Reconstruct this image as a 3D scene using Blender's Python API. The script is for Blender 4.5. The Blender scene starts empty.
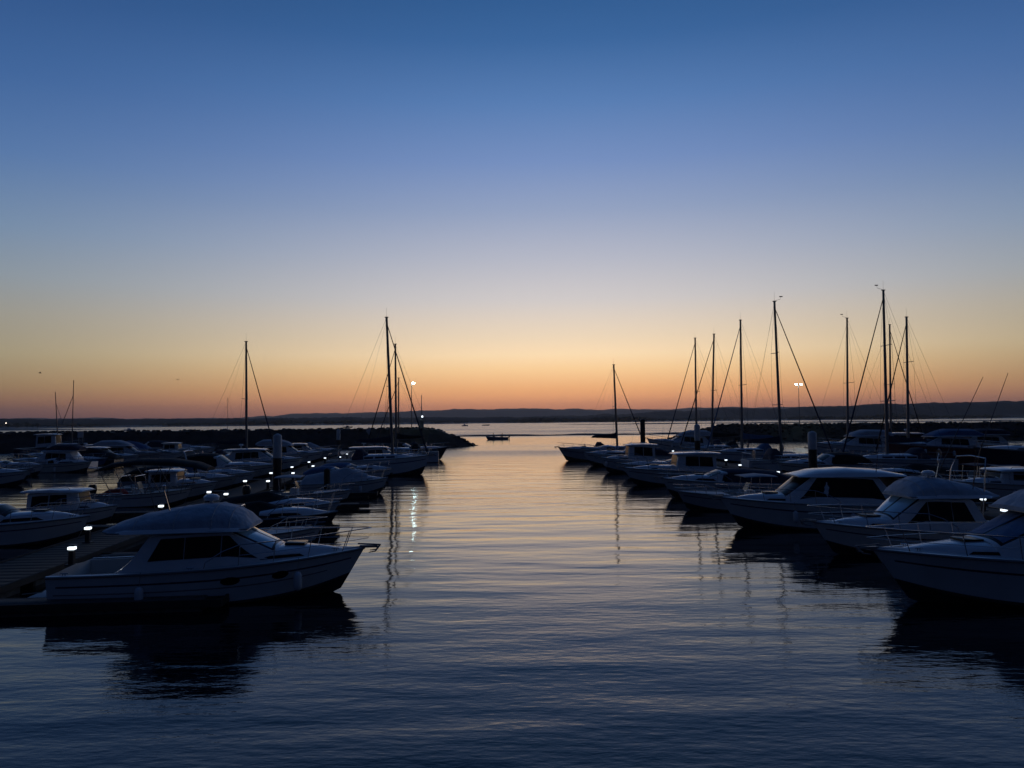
import bpy, math, random
from mathutils import Vector, Matrix
R = math.radians
S = bpy.context.scene
COL = S.collection
rnd = random.Random(7)

# ------------------------------------------------------------------ camera
W, H = 1024, 768
F = 760.0                      # focal length in pixels
HZ = 420.5                     # row of the true horizon
CAMZ = 4.75
PITCH = math.atan((HZ - 384.0) / F)
ROLL = R(0.55)                 # the phone was held slightly tilted
cd = bpy.data.cameras.new('camera')
cd.sensor_width = 36.0
cd.lens = 36.0 * F / W
cd.clip_start = 0.1
cd.clip_end = 40000
cam = bpy.data.objects.new('camera', cd)
cam.location = (0, 0, CAMZ)
cam.rotation_euler = (Matrix.Rotation(math.pi / 2 + PITCH, 4, 'X') @ Matrix.Rotation(-ROLL, 4, 'Z')).to_euler()
COL.objects.link(cam)
S.camera = cam

# ------------------------------------------------------------------ view
S.view_settings.view_transform = 'Standard'
S.view_settings.look = 'None'
S.view_settings.exposure = 0.0
S.view_settings.gamma = 1.0
S.view_settings.use_curve_mapping = False
S.render.engine = 'CYCLES'
S.cycles.use_denoising = True
S.cycles.max_bounces = 6
S.cycles.glossy_bounces = 4
S.cycles.volume_bounces = 0
S.cycles.sample_clamp_indirect = 4.0
S.cycles.blur_glossy = 0.3


def lin(c):
    return tuple(((v / 255.0 + 0.055) / 1.055) ** 2.4 if v > 10.3 else v / 255.0 / 12.92 for v in c)


# ------------------------------------------------------------------ sky: afterglow gradient by elevation and azimuth
AZ0 = 4.0                      # azimuth of the glow, degrees east of the view axis
world = bpy.data.worlds.new('World')
S.world = world
world.use_nodes = True
nt = world.node_tree
nt.nodes.clear()
N = nt.nodes.new


def wmath(op, a, b=None, c=None):
    n = N('ShaderNodeMath')
    n.operation = op
    for i, v in enumerate((a, b, c)):
        if v is None:
            continue
        if isinstance(v, (int, float)):
            n.inputs[i].default_value = v
        else:
            nt.links.new(v, n.inputs[i])
    return n.outputs[0]


tc = N('ShaderNodeTexCoord')
sep = N('ShaderNodeSeparateXYZ')
nt.links.new(tc.outputs['Generated'], sep.inputs[0])
horiz = wmath('SQRT', wmath('ADD', wmath('MULTIPLY', sep.outputs[0], sep.outputs[0]),
                            wmath('MULTIPLY', sep.outputs[1], sep.outputs[1])))
elev = wmath('DIVIDE', wmath('ARCTAN2', sep.outputs[2], horiz), R(90))      # 0 horizon .. 1 zenith
az = wmath('ARCTAN2', sep.outputs[0], sep.outputs[1])
azd = wmath('ABSOLUTE', wmath('SUBTRACT', az, R(AZ0)))


def ramp(stops):
    r = N('ShaderNodeValToRGB')
    r.color_ramp.interpolation = 'LINEAR'
    el = r.color_ramp.elements
    while len(el) < len(stops):
        el.new(0.5)
    for e, (deg, c) in zip(el, stops):
        e.position = max(0.0, min(1.0, deg / 90.0))
        e.color = (*c, 1)
    nt.links.new(elev, r.inputs[0])
    return r.outputs[0]


HAZE, HAZE_TOP, HAZE_FAR = 8.5e-5, 150.0, 6700.0


def seen(stops):
    """sky colours as they look from the quay -> the clear sky behind the haze layer"""
    out = []
    for deg, c in stops:
        path = min(HAZE_FAR, (HAZE_TOP - CAMZ) / max(1e-4, math.tan(R(deg))))
        t = math.exp(-HAZE * path)
        out.append((deg, tuple(max(0.0, (v - (1 - t) * i) / t) for v, i in zip(lin(c), (0.09, 0.075, 0.085)))))
    return out


SKY_C = ramp(seen([(0.0, (126, 90, 84)), (1.0, (182, 124, 98)), (1.6, (212, 148, 108)), (2.3, (230, 168, 116)), (3.8, (248, 204, 150)), (4.9, (251, 219, 176)),
                   (6.3, (236, 213, 184)), (9.0, (208, 201, 199)), (12.0, (182, 184, 197)), (15.5, (148, 162, 192)), (19.0, (118, 143, 190)),
                   (23.0, (88, 125, 178)), (27.0, (60, 102, 156)), (31, (44, 86, 138))]) + [(45, lin((30, 60, 106))), (70, lin((20, 42, 80))), (90, lin((16, 34, 67)))])
SKY_E = ramp(seen([(0.0, (82, 67, 74)), (0.8, (102, 80, 79)), (1.5, (122, 95, 83)), (2.6, (140, 119, 93)), (4.5, (150, 140, 115)), (7.0, (146, 144, 134)), (9.5, (132, 144, 154)),
                   (12.5, (112, 136, 164)), (17.0, (82, 116, 164)), (21.5, (62, 99, 152)), (26, (50, 85, 137)), (31, (38, 70, 116))])
             + [(45, lin((27, 54, 98))), (70, lin((18, 39, 75))), (90, lin((16, 34, 67)))])
SKY_B = ramp([(0.0, lin((18, 24, 36))), (4.0, lin((19, 27, 42))), (9.0, lin((18, 28, 48))), (15.0, lin((16, 28, 53))), (30, lin((15, 29, 57))),
              (60, lin((15, 31, 61))), (90, lin((16, 34, 67)))])


def wmap(v, a, b):
    n = N('ShaderNodeMapRange')
    n.interpolation_type = 'SMOOTHSTEP'
    nt.links.new(v, n.inputs[0])
    n.inputs[1].default_value = a
    n.inputs[2].default_value = b
    return n.outputs[0]


def wmix(f, a, b, blend='MIX'):
    n = N('ShaderNodeMix')
    n.data_type = 'RGBA'
    n.blend_type = blend
    if isinstance(f, float):
        n.inputs[0].default_value = f
    else:
        nt.links.new(f, n.inputs[0])
    nt.links.new(a, n.inputs[6])
    nt.links.new(b, n.inputs[7])
    return n.outputs[2]


sky = wmix(wmap(azd, R(0), R(46)), SKY_C, SKY_E)
sky = wmix(wmap(azd, R(38), R(105)), sky, SKY_B)
nis = N('ShaderNodeTexSky')
nis.sky_type = 'NISHITA'
nis.sun_disc = False
nis.sun_elevation = R(-2.0)
nis.sun_rotation = R(AZ0)
nis.ozone_density = 2.0
nsc = N('ShaderNodeVectorMath')
nsc.operation = 'SCALE'
nt.links.new(nis.outputs[0], nsc.inputs[0])
nsc.inputs[3].default_value = 0.02
add = N('ShaderNodeVectorMath')
add.operation = 'ADD'
nt.links.new(sky, add.inputs[0])
nt.links.new(nsc.outputs[0], add.inputs[1])
bg = N('ShaderNodeBackground')
nt.links.new(add.outputs[0], bg.inputs[0])
bg.inputs[1].default_value = 1.0
wo = N('ShaderNodeOutputWorld')
nt.links.new(bg.outputs[0], wo.inputs[0])

# the sun has just set: what is left of it is a broad weak warm glow along the horizon
sd = bpy.data.lights.new('sun', 'SUN')
sd.energy = 0.03
sd.angle = R(25)
sd.color = (1.0, 0.62, 0.4)
sun = bpy.data.objects.new('sun', sd)
COL.objects.link(sun)
sun.location = (40, 300, 60)
_d = Vector((math.sin(R(AZ0)), math.cos(R(AZ0)), math.tan(R(2.0)))).normalized()
sun.rotation_euler = (-_d).to_track_quat('-Z', 'Y').to_euler()


# ------------------------------------------------------------------ picture point -> place in the world
def ray(px, py):
    u, v = (px - 512) / F, (384 - py) / F
    u, v = u * math.cos(ROLL) + v * math.sin(ROLL), -u * math.sin(ROLL) + v * math.cos(ROLL)
    return Vector((u, math.cos(PITCH) - v * math.sin(PITCH), math.sin(PITCH) + v * math.cos(PITCH)))


def at(px, py, Y):
    d = ray(px, py)
    d *= Y / d.y
    return Vector((d.x, Y, CAMZ + d.z))


def yadj(px, Y):
    """distance read off a level horizon -> distance for the tilted one"""
    return F * CAMZ / (F * CAMZ / Y + (px - 512) * math.tan(ROLL))


def on(px, py, z=0.0):
    d = ray(px, py)
    d *= (z - CAMZ) / d.z
    return Vector((d.x, d.y, z))


# ------------------------------------------------------------------ mesh helpers
class MB:
    def __init__(self):
        self.v, self.f = [], []

    def add(self, vs, fs):
        o = len(self.v)
        self.v += [tuple(p) for p in vs]
        self.f += [tuple(i + o for i in f) for f in fs]
        return self

    def box(self, c, s, rz=0.0, taper=1.0):
        cx, cy, cz = c
        hx, hy, hz = s[0] / 2, s[1] / 2, s[2] / 2
        b = min(hx, hy, hz) * 0.22
        vs, fs = [], []
        rings = [(-hz, b, 1), (-hz + b, 0, 1), (hz - b, 0, taper), (hz, b, taper)]
        ca, sa = math.cos(rz), math.sin(rz)
        for z, ins, t in rings:
            ax, ay = (hx) * t - ins, (hy) * t - ins
            k = b
            pts = [(ax - k, -ay), (ax, -ay + k), (ax, ay - k), (ax - k, ay), (-ax + k, ay), (-ax, ay - k), (-ax, -ay + k), (-ax + k, -ay)]
            for x, y in pts:
                vs.append((cx + x * ca - y * sa, cy + x * sa + y * ca, cz + z))
        for r in range(3):
            for i in range(8):
                j = (i + 1) % 8
                fs.append((r * 8 + i, r * 8 + j, r * 8 + 8 + j, r * 8 + 8 + i))
        fs.append(tuple(range(7, -1, -1)))
        fs.append(tuple(range(24, 32)))
        return self.add(vs, fs)

    def tube(self, pts, r, n=6, r2=None, caps=True):
        pts = [Vector(p) for p in pts]
        m = len(pts)
        vs, fs = [], []
        for i, p in enumerate(pts):
            t = (pts[min(i + 1, m - 1)] - pts[max(i - 1, 0)])
            if t.length < 1e-9:
                t = Vector((0, 0, 1))
            t.normalize()
            a = Vector((0, 0, 1)) if abs(t.z) < 0.9 else Vector((1, 0, 0))
            e1 = t.cross(a).normalized()
            e2 = t.cross(e1)
            rr = r if r2 is None else r + (r2 - r) * i / (m - 1)
            for k in range(n):
                w = 2 * math.pi * k / n
                vs.append(p + e1 * math.cos(w) * rr + e2 * math.sin(w) * rr)
        for i in range(m - 1):
            for k in range(n):
                j = (k + 1) % n
                fs.append((i * n + k, i * n + j, i * n + n + j, i * n + n + k))
        if caps:
            fs.append(tuple(range(n - 1, -1, -1)))
            fs.append(tuple(range((m - 1) * n, m * n)))
        return self.add(vs, fs)

    def lathe(self, prof, c=(0, 0, 0), n=12, axis='z'):
        vs, fs = [], []
        for (r, z) in prof:
            for k in range(n):
                w = 2 * math.pi * k / n
                p = (r * math.cos(w), r * math.sin(w), z) if axis == 'z' else (z, r * math.cos(w), r * math.sin(w))
                vs.append((p[0] + c[0], p[1] + c[1], p[2] + c[2]))
        for i in range(len(prof) - 1):
            for k in range(n):
                j = (k + 1) % n
                fs.append((i * n + k, i * n + j, i * n + n + j, i * n + n + k))
        fs.append(tuple(range(n - 1, -1, -1)))
        fs.append(tuple(range((len(prof) - 1) * n, len(prof) * n)))
        return self.add(vs, fs)

    def grid(self, fn, nu, nv, flip=False):
        vs = [fn(i / nu, j / nv) for i in range(nu + 1) for j in range(nv + 1)]
        fs = []
        for i in range(nu):
            for j in range(nv):
                a = i * (nv + 1) + j
                q = (a, a + 1, a + nv + 2, a + nv + 1)
                fs.append(q[::-1] if flip else q)
        return self.add(vs, fs)

    def build(self, name, mat, parent=None, sharp=38):
        me = bpy.data.meshes.new(name)
        me.from_pydata(self.v, [], self.f)
        me.update()
        me.polygons.foreach_set('use_smooth', [True] * len(me.polygons))
        me.set_sharp_from_angle(angle=R(sharp))
        me.materials.append(mat)
        o = bpy.data.objects.new(name, me)
        COL.objects.link(o)
        if parent is not None:
            o.parent = parent
        return o


def tag(o, label=None, cat=None, group=None, kind=None):
    if label: o['label'] = label
    if cat: o['category'] = cat
    if group: o['group'] = group
    if kind: o['kind'] = kind
    return o


def thing(name, label, cat, loc, rz=0.0, group=None):
    o = bpy.data.objects.new(name, None)
    o.empty_display_size = 0.3
    COL.objects.link(o)
    o.location = loc
    o.rotation_euler = (0, 0, rz)
    return tag(o, label, cat, group)


def dup(root, loc, rz, label):
    r = root.copy()
    COL.objects.link(r)
    r.location = loc
    r.rotation_euler = (0, 0, rz)
    r['label'] = label
    for ch in list(root.children):
        c = ch.copy()
        COL.objects.link(c)
        c.parent = r
        for g in ch.children:
            d = g.copy()
            COL.objects.link(d)
            d.parent = c
    return r


# ------------------------------------------------------------------ materials
def material(name, base, rough=0.5, metal=0.0, noise=None, bump=None, ior=1.45, coat=0.0):
    """noise = (scale, other colour, amount), bump = (scale, height)"""
    m = bpy.data.materials.new(name)
    m.use_nodes = True
    t = m.node_tree
    p = t.nodes['Principled BSDF']
    p.inputs['Base Color'].default_value = (*base, 1)
    p.inputs['Roughness'].default_value = rough
    p.inputs['Metallic'].default_value = metal
    p.inputs['IOR'].default_value = ior
    if coat:
        p.inputs['Coat Weight'].default_value = coat
    co = t.nodes.new('ShaderNodeTexCoord')
    if noise:
        nz = t.nodes.new('ShaderNodeTexNoise')
        nz.inputs['Scale'].default_value = noise[0]
        nz.inputs['Detail'].default_value = 6
        t.links.new(co.outputs['Object'], nz.inputs['Vector'])
        cr = t.nodes.new('ShaderNodeValToRGB')
        cr.color_ramp.elements[0].position = 0.35
        cr.color_ramp.elements[1].position = 0.7
        k = noise[2]
        cr.color_ramp.elements[0].color = (*base, 1)
        cr.color_ramp.elements[1].color = (*[b * (1 - k) + q * k for b, q in zip(base, noise[1])], 1)
        t.links.new(nz.outputs[0], cr.inputs[0])
        t.links.new(cr.outputs[0], p.inputs['Base Color'])
    if bump:
        nb = t.nodes.new('ShaderNodeTexNoise')
        nb.inputs['Scale'].default_value = bump[0]
        nb.inputs['Detail'].default_value = 5
        t.links.new(co.outputs['Object'], nb.inputs['Vector'])
        bp = t.nodes.new('ShaderNodeBump')
        bp.inputs['Distance'].default_value = bump[1]
        bp.inputs['Strength'].default_value = 1.0
        t.links.new(nb.outputs[0], bp.inputs['Height'])
        t.links.new(bp.outputs[0], p.inputs['Normal'])
    return m


def emitter(name, color, strength):
    m = bpy.data.materials.new(name)
    m.use_nodes = True
    p = m.node_tree.nodes['Principled BSDF']
    p.inputs['Base Color'].default_value = (0.8, 0.8, 0.8, 1)
    p.inputs['Emission Color'].default_value = (*color, 1)
    p.inputs['Emission Strength'].default_value = strength
    return m


M = {
    'white': material('gelcoat_white', (0.72, 0.74, 0.76), 0.3, noise=(1.3, (0.52, 0.53, 0.52), 0.35), coat=0.3),
    'cream': material('gelcoat_cream', (0.66, 0.65, 0.6), 0.35, noise=(1.1, (0.48, 0.47, 0.43), 0.35), coat=0.2),
    'grey': material('gelcoat_grey', (0.42, 0.45, 0.49), 0.4, noise=(1.2, (0.3, 0.32, 0.34), 0.4)),
    'navy': material('gelcoat_navy', (0.02, 0.03, 0.07), 0.25, coat=0.4),
    'blue': material('gelcoat_blue', (0.05, 0.12, 0.26), 0.3, coat=0.3),
    'maroon': material('gelcoat_maroon', (0.16, 0.03, 0.03), 0.35),
    'deck': material('deck_nonslip', (0.6, 0.61, 0.6), 0.6, noise=(2.0, (0.45, 0.45, 0.43), 0.4), bump=(60, 0.004)),
    'antifoul': material('antifouling_paint', (0.03, 0.035, 0.05), 0.7, noise=(4, (0.06, 0.05, 0.04), 0.6)),
    'stripe': material('stripe_navy', (0.02, 0.03, 0.08), 0.35),
    'stripe_r': material('stripe_red', (0.25, 0.02, 0.02), 0.35),
    'glass': material('tinted_glass', (0.005, 0.006, 0.008), 0.28, ior=1.25),
    'screen': material('pale_blue_windscreen', (0.34, 0.55, 0.68), 0.12, ior=1.5),  # windscreen panes, one even pale blue base colour
    'canvas_n': material('canvas_navy', (0.02, 0.028, 0.06), 0.85, noise=(3, (0.035, 0.045, 0.08), 0.6), bump=(5, 0.03)),
    'canvas_k': material('canvas_black', (0.012, 0.013, 0.016), 0.85, bump=(5, 0.03)),
    'canvas_b': material('canvas_blue', (0.09, 0.18, 0.33), 0.8, noise=(3, (0.06, 0.12, 0.24), 0.6), bump=(4, 0.04)),
    'canvas_p': material('canvas_pale_blue', (0.42, 0.5, 0.58), 0.75, noise=(3, (0.3, 0.36, 0.43), 0.7), bump=(2.2, 0.12)),
    'canvas_w': material('canvas_pale', (0.5, 0.52, 0.55), 0.8, noise=(3, (0.38, 0.39, 0.4), 0.6), bump=(4, 0.04)),
    'canvas_r': material('canvas_red', (0.42, 0.03, 0.03), 0.8),
    'vinyl': material('seat_vinyl', (0.6, 0.58, 0.53), 0.5),
    'steel': material('stainless_steel', (0.55, 0.56, 0.58), 0.25, 1.0),
    'galv': material('galvanised_steel', (0.3, 0.31, 0.32), 0.55, 0.7, noise=(6, (0.18, 0.16, 0.14), 0.6)),
    'alu': material('mast_aluminium', (0.2, 0.2, 0.21), 0.45, 0.6),
    'wire': material('rigging_wire', (0.05, 0.05, 0.055), 0.5, 0.5),
    'rope': material('mooring_rope', (0.3, 0.28, 0.24), 0.9),
    'rubber': material('black_rubber', (0.015, 0.015, 0.016), 0.7),
    'rubrail': material('rub_rail_grey', (0.2, 0.21, 0.22), 0.6),
    'engine': material('outboard_black', (0.014, 0.015, 0.017), 0.3, coat=0.4),
    'fender': material('fender_vinyl', (0.62, 0.64, 0.68), 0.45),
    'fender_b': material('fender_blue', (0.16, 0.25, 0.42), 0.45),
    'teak': material('teak', (0.2, 0.12, 0.065), 0.65, noise=(8, (0.12, 0.075, 0.045), 0.7)),
    'planks': material('pontoon_planks', (0.035, 0.03, 0.027), 0.8, noise=(5, (0.022, 0.019, 0.017), 0.8), bump=(14, 0.01)),
    'edge': material('dark_timber_edge', (0.045, 0.038, 0.032), 0.8, noise=(3, (0.07, 0.062, 0.055), 0.6)),
    'float': material('pontoon_float', (0.1, 0.1, 0.1), 0.85, noise=(4, (0.05, 0.05, 0.045), 0.8)),
    'pile': material('pile_steel', (0.03, 0.028, 0.026), 0.7, noise=(3, (0.07, 0.045, 0.03), 0.7), bump=(8, 0.02)),
    'cap': material('pile_cap', (0.6, 0.61, 0.62), 0.55, noise=(4, (0.4, 0.4, 0.38), 0.5)),
    'post': material('pedestal_dark', (0.03, 0.032, 0.036), 0.5),
    'lamp': emitter('lamp_glow', (0.82, 0.92, 1.0), 2.0),
    'mastlamp': emitter('mast_lamp_glow', (0.6, 0.93, 1.0), 75.0),
    'far_lamp': emitter('distant_lamp_glow', (1.0, 0.85, 0.65), 3.0),
    'rock': material('armour_stone', (0.075, 0.07, 0.064), 0.9, noise=(0.8, (0.035, 0.034, 0.03), 0.8), bump=(3, 0.12)),
    'concrete': material('concrete', (0.28, 0.27, 0.25), 0.85, noise=(2, (0.18, 0.17, 0.16), 0.7)),
    'mud': material('wet_mud', (0.06, 0.05, 0.042), 0.6, noise=(0.1, (0.035, 0.032, 0.028), 0.8)),
    'veg': material('scrub', (0.04, 0.045, 0.03), 0.95, noise=(0.02, (0.06, 0.055, 0.04), 0.8)),
    'leaf': material('leaf', (0.05, 0.07, 0.035), 0.8, noise=(1.5, (0.08, 0.1, 0.05), 0.8)),
    'bark': material('bark', (0.08, 0.06, 0.045), 0.9),
    'sign': material('sign_board', (0.55, 0.56, 0.58), 0.5),
    'skin': material('skin', (0.45, 0.28, 0.2), 0.6),
    'cloth': material('dark_clothing', (0.03, 0.033, 0.04), 0.9),
    'cloth2': material('grey_clothing', (0.08, 0.08, 0.085), 0.9),
    'feather': material('dark_plumage', (0.05, 0.05, 0.055), 0.8),
}


# water: real ripples as bump, amplitude changing from calm lanes to ruffled patches
def water_material():
    m = bpy.data.materials.new('harbour_water')
    m.use_nodes = True
    t = m.node_tree
    p = t.nodes['Principled BSDF']
    p.inputs['Base Color'].default_value = (0.002, 0.005, 0.010, 1)
    p.inputs['Roughness'].default_value = 0.045
    p.inputs['IOR'].default_value = 1.333
    geo = t.nodes.new('ShaderNodeNewGeometry')

    def mp(sx, sy, rz=0.0, off=(0, 0, 0)):
        k = t.nodes.new('ShaderNodeMapping')
        k.inputs['Scale'].default_value = (sx, sy, 1)
        k.inputs['Rotation'].default_value = (0, 0, rz)
        k.inputs['Location'].default_value = off
        t.links.new(geo.outputs['Position'], k.inputs[0])
        return k.outputs[0]

    def nz(vec, scale, det=2.0, rough=0.5):
        k = t.nodes.new('ShaderNodeTexNoise')
        k.inputs['Scale'].default_value = scale
        k.inputs['Detail'].default_value = det
        k.inputs['Roughness'].default_value = rough
        t.links.new(vec, k.inputs['Vector'])
        return k.outputs[0]

    def mt(op, a, b):
        k = t.nodes.new('ShaderNodeMath')
        k.operation = op
        for i, v in enumerate((a, b)):
            if isinstance(v, (int, float)):
                k.inputs[i].default_value = v
            else:
                t.links.new(v, k.inputs[i])
        return k.outputs[0]

    def mr(v, a, b, c, d):
        k = t.nodes.new('ShaderNodeMapRange')
        k.interpolation_type = 'SMOOTHSTEP'
        t.links.new(v, k.inputs[0])
        for i, q in enumerate((a, b, c, d)):
            k.inputs[i + 1].default_value = q
        return k.outputs[0]

    swell = nz(mp(0.16, 0.62, R(3)), 1.0, 1.0)                # long low undulation, crests across the channel
    mid = nz(mp(0.45, 1.35, R(-5), (13, 7, 0)), 1.0, 2.0)
    rip = nz(mp(2.4, 6.0, R(7), (3, 9, 0)), 1.0, 3.0)
    patch = nz(mp(0.012, 0.05, 0, (40, 3, 0)), 1.0, 3.0)
    amp = mr(patch, 0.38, 0.66, 0.55, 1.5)
    sp = t.nodes.new('ShaderNodeSeparateXYZ')
    t.links.new(geo.outputs['Position'], sp.inputs[0])
    outer = mr(sp.outputs[1], 200, 245, 1.0, 9.0)             # open river beyond the boom is ruffled
    band = mt('MULTIPLY', mr(sp.outputs[1], 88, 116, 0.0, 1.0), mr(sp.outputs[1], 124, 156, 1.0, 0.0))
    amp = mt('MULTIPLY', amp, mt('ADD', outer, mt('MULTIPLY', band, 4.0)))
    h = mt('MULTIPLY', swell, 0.058)
    h = mt('ADD', h, mt('MULTIPLY', mid, 0.021))
    h = mt('ADD', h, mt('MULTIPLY', mt('MULTIPLY', rip, 0.0062), amp))
    # ripples too small to resolve far off act as a rougher surface
    ro = mt('ADD', mr(sp.outputs[1], 15, 110, 0.05, 0.13), mt('MULTIPLY', mr(sp.outputs[1], 200, 240, 0.0, 0.14), mr(patch, .35, .65, .5, 1.3)))
    ro = mt('ADD', ro, mt('MULTIPLY', mt('MULTIPLY', band, 0.1), mr(patch, .4, .62, .25, 1.2)))
    t.links.new(ro, p.inputs['Roughness'])
    b = t.nodes.new('ShaderNodeBump')
    b.inputs['Strength'].default_value = 1.0
    b.inputs['Distance'].default_value = 1.0
    t.links.new(h, b.inputs['Height'])
    t.links.new(b.outputs[0], p.inputs['Normal'])
    return m


M['water'] = water_material()

# ------------------------------------------------------------------ setting: water, far land, hills
wb = MB()
xs = [-6500, -2500, -600, -150, 0, 150, 600, 2500, 6500]
ys = [-300, -60, 0, 60, 200, 600, 2000, 6500]
wb.add([(x, y, 0) for x in xs for y in ys],
       [(i * len(ys) + j, (i + 1) * len(ys) + j, (i + 1) * len(ys) + j + 1, i * len(ys) + j + 1)
        for i in range(len(xs) - 1) for j in range(len(ys) - 1)])
tag(wb.build('water', M['water']), kind='structure')


def fbm(x, seed):
    r = 0.0
    for o, (f, a) in enumerate(((1, 1), (2.3, .5), (5.1, .28), (11.7, .16), (27, .09))):
        r += a * math.sin(x * f + seed * 1.7 + o * 2.1 + 1.3 * math.sin(x * f * 0.37 + seed + o))
    return r


def ridge(name, Y, depth, profile, rough, mat, xr=(-0.95, 0.95), n=420, rows=9, seed=1, base=-2.0, jit=0.0):
    """profile: (picture x, picture y of the crest); a hill range with real depth"""
    def crest(x):
        px = 512 + F * x / Y
        pr = profile
        if px <= pr[0][0]: py = pr[0][1]
        elif px >= pr[-1][0]: py = pr[-1][1]
        else:
            for (a, ya), (b, yb) in zip(pr, pr[1:]):
                if a <= px <= b:
                    k = (px - a) / (b - a)
                    k = k * k * (3 - 2 * k)
                    py = ya + (yb - ya) * k
                    break
        py += (px - 512) * math.tan(ROLL)
        return max(1.0, CAMZ + (HZ - py) * Y / F)
    mb = MB()
    def fn(u, v):
        x = (xr[0] + (xr[1] - xr[0]) * u) * Y
        c = crest(x)
        k = math.sin(min(1.0, v / 0.6) * math.pi / 2) ** 1.2 if v < 0.6 else math.cos((v - 0.6) / 0.4 * math.pi / 2)
        z = base + (c - base) * k + rough * fbm(x / Y * 90 + v * 3, seed) * k + jit * k * (rnd.random() ** 2 - .3)
        return (x + rough * 2 * fbm(v * 9 + x * .01, seed + 2), Y - depth * 0.6 + depth * v, max(base, z))
    mb.grid(fn, n, rows, flip=True)
    o = mb.build(name, mat)
    return tag(o, kind='structure')


ridge('hills', 5200, 1700, [(-200, 419.5), (0, 419), (75, 418.2), (90, 418.4), (160, 419.2), (240, 418), (280, 416), (305, 413.6), (330, 412.8), (352, 413.6),
      (385, 412.2), (420, 411), (450, 409.6), (500, 408.6), (560, 409), (610, 409.6), (660, 409.2), (720, 407.4), (800, 407.6), (900, 406), (1100, 404)], 3.2, M['veg'], seed=3, n=800, jit=3.0)
ridge('low_hills', 1750, 360, [(-200, 420), (200, 419.8), (420, 419.6), (560, 416.5), (610, 414.5), (680, 411), (730, 408.4), (770, 409), (810, 407.2), (842, 406.4),
      (870, 404.2), (915, 404), (940, 402.6), (985, 402.2), (1030, 401), (1300, 400)], 1.1, M['veg'], seed=8, n=1000, jit=2.6)
ridge('far_shore', 1520, 150, [(-300, 419.6), (0, 419.2), (150, 419), (260, 418.2), (330, 417.4), (480, 417.2), (620, 416.2), (760, 415.4), (900, 415), (1300, 414)],
      0.7, M['veg'], seed=5, n=900, jit=2.0)

# low wooded edge of the far bank: a mass of crowns nobody could count
tb = MB()
for i in range(2400):
    x = rnd.uniform(-1250, 1250)
    px = 512 + F * x / 1430
    hh = rnd.uniform(1.8, 4.4) * (1.0 + 0.5 * math.sin(x * 0.011) + 0.3 * math.sin(x * 0.037))
    y = 1430 + rnd.uniform(-12, 30)
    z0 = 2.0
    for k in range(3):
        cx, cy, cz = x + rnd.uniform(-5, 5), y + rnd.uniform(-5, 5), z0 + hh * rnd.uniform(.3, .9)
        r = hh * rnd.uniform(.35, .6)
        vs = []
        for q in range(3):
            for w in range(6):
                an = w * math.pi / 3 + q
                rr = r * (0.7, 1.1, 0.55)[q] * rnd.uniform(.7, 1.25)
                vs.append((cx + rr * math.cos(an), cy + rr * math.sin(an), cz + r * (-0.9, 0, 0.85)[q] * rnd.uniform(.8, 1.2)))
        fs = [(q * 6 + w, q * 6 + (w + 1) % 6, q * 6 + 6 + (w + 1) % 6, q * 6 + 6 + w) for q in range(2) for w in range(6)]
        fs += [(12, 13, 14, 15, 16, 17)]
        tb.add(vs, fs)
o = tb.build('far_treeline', M['leaf'])
tag(o, 'dark line of scrub and trees along the far river bank', 'trees', kind='stuff')
bank = MB()
bank.grid(lambda u, v: (-2300 + 4600 * u, 1395 + 90 * v + 8 * math.sin(u * 40), -1 + 4.0 * math.sin(min(1, v * 1.6) * math.pi / 2)), 90, 5, flip=True)
tag(bank.build('river_bank', M['mud']), kind='structure')


# sand bars lying across the river
def bar(name, p0, p1, w, h, seed):
    mb = MB()
    a, b = Vector(p0), Vector(p1)
    n = (b - a).normalized()
    side = Vector((-n.y, n.x, 0))
    def fn(u, v):
        c = a + (b - a) * u + side * (3 * fbm(u * 14, seed))
        e = min(1.0, u * 8, (1 - u) * 8) ** .5
        return c + side * (v - .5) * w * e + Vector((0, 0, -0.15 + (h + .15) * math.sin(v * math.pi) ** .7 * e * (1 + .15 * fbm(u * 30, seed + 1))))
    mb.grid(fn, 120, 6, flip=True)
    return tag(mb.build(name, M['mud']), kind='structure')


bar('sand_bar', (-30, 236, 0), (150, 232, 0), 4, 0.42, 2)
bar('mud_bank', (40, 760, 0), (700, 690, 0), 16, 0.8, 4)
bar('mud_flat', (-900, 1100, 0), (-60, 1250, 0), 20, 0.8, 6)


hz = MB()
x0, x1, y0, y1, z0, z1 = -6700, 6700, -320, HAZE_FAR, -7, HAZE_TOP
hz.add([(x0, y0, z0), (x1, y0, z0), (x1, y1, z0), (x0, y1, z0), (x0, y0, z1), (x1, y0, z1), (x1, y1, z1), (x0, y1, z1)],
       [(3, 2, 1, 0), (4, 5, 6, 7), (0, 1, 5, 4), (1, 2, 6, 5), (2, 3, 7, 6), (3, 0, 4, 7)])
hm = bpy.data.materials.new('haze_air')
hm.use_nodes = True
hm.node_tree.nodes.clear()
_v = hm.node_tree.nodes.new('ShaderNodeVolumePrincipled')
_v.inputs['Color'].default_value = (0.8, 0.82, 0.88, 1)
_v.inputs['Density'].default_value = HAZE
_v.inputs['Anisotropy'].default_value = 0.55
_o = hm.node_tree.nodes.new('ShaderNodeOutputMaterial')
hm.node_tree.links.new(_v.outputs[0], _o.inputs['Volume'])
tag(hz.build('haze', hm), kind='stuff')

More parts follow.
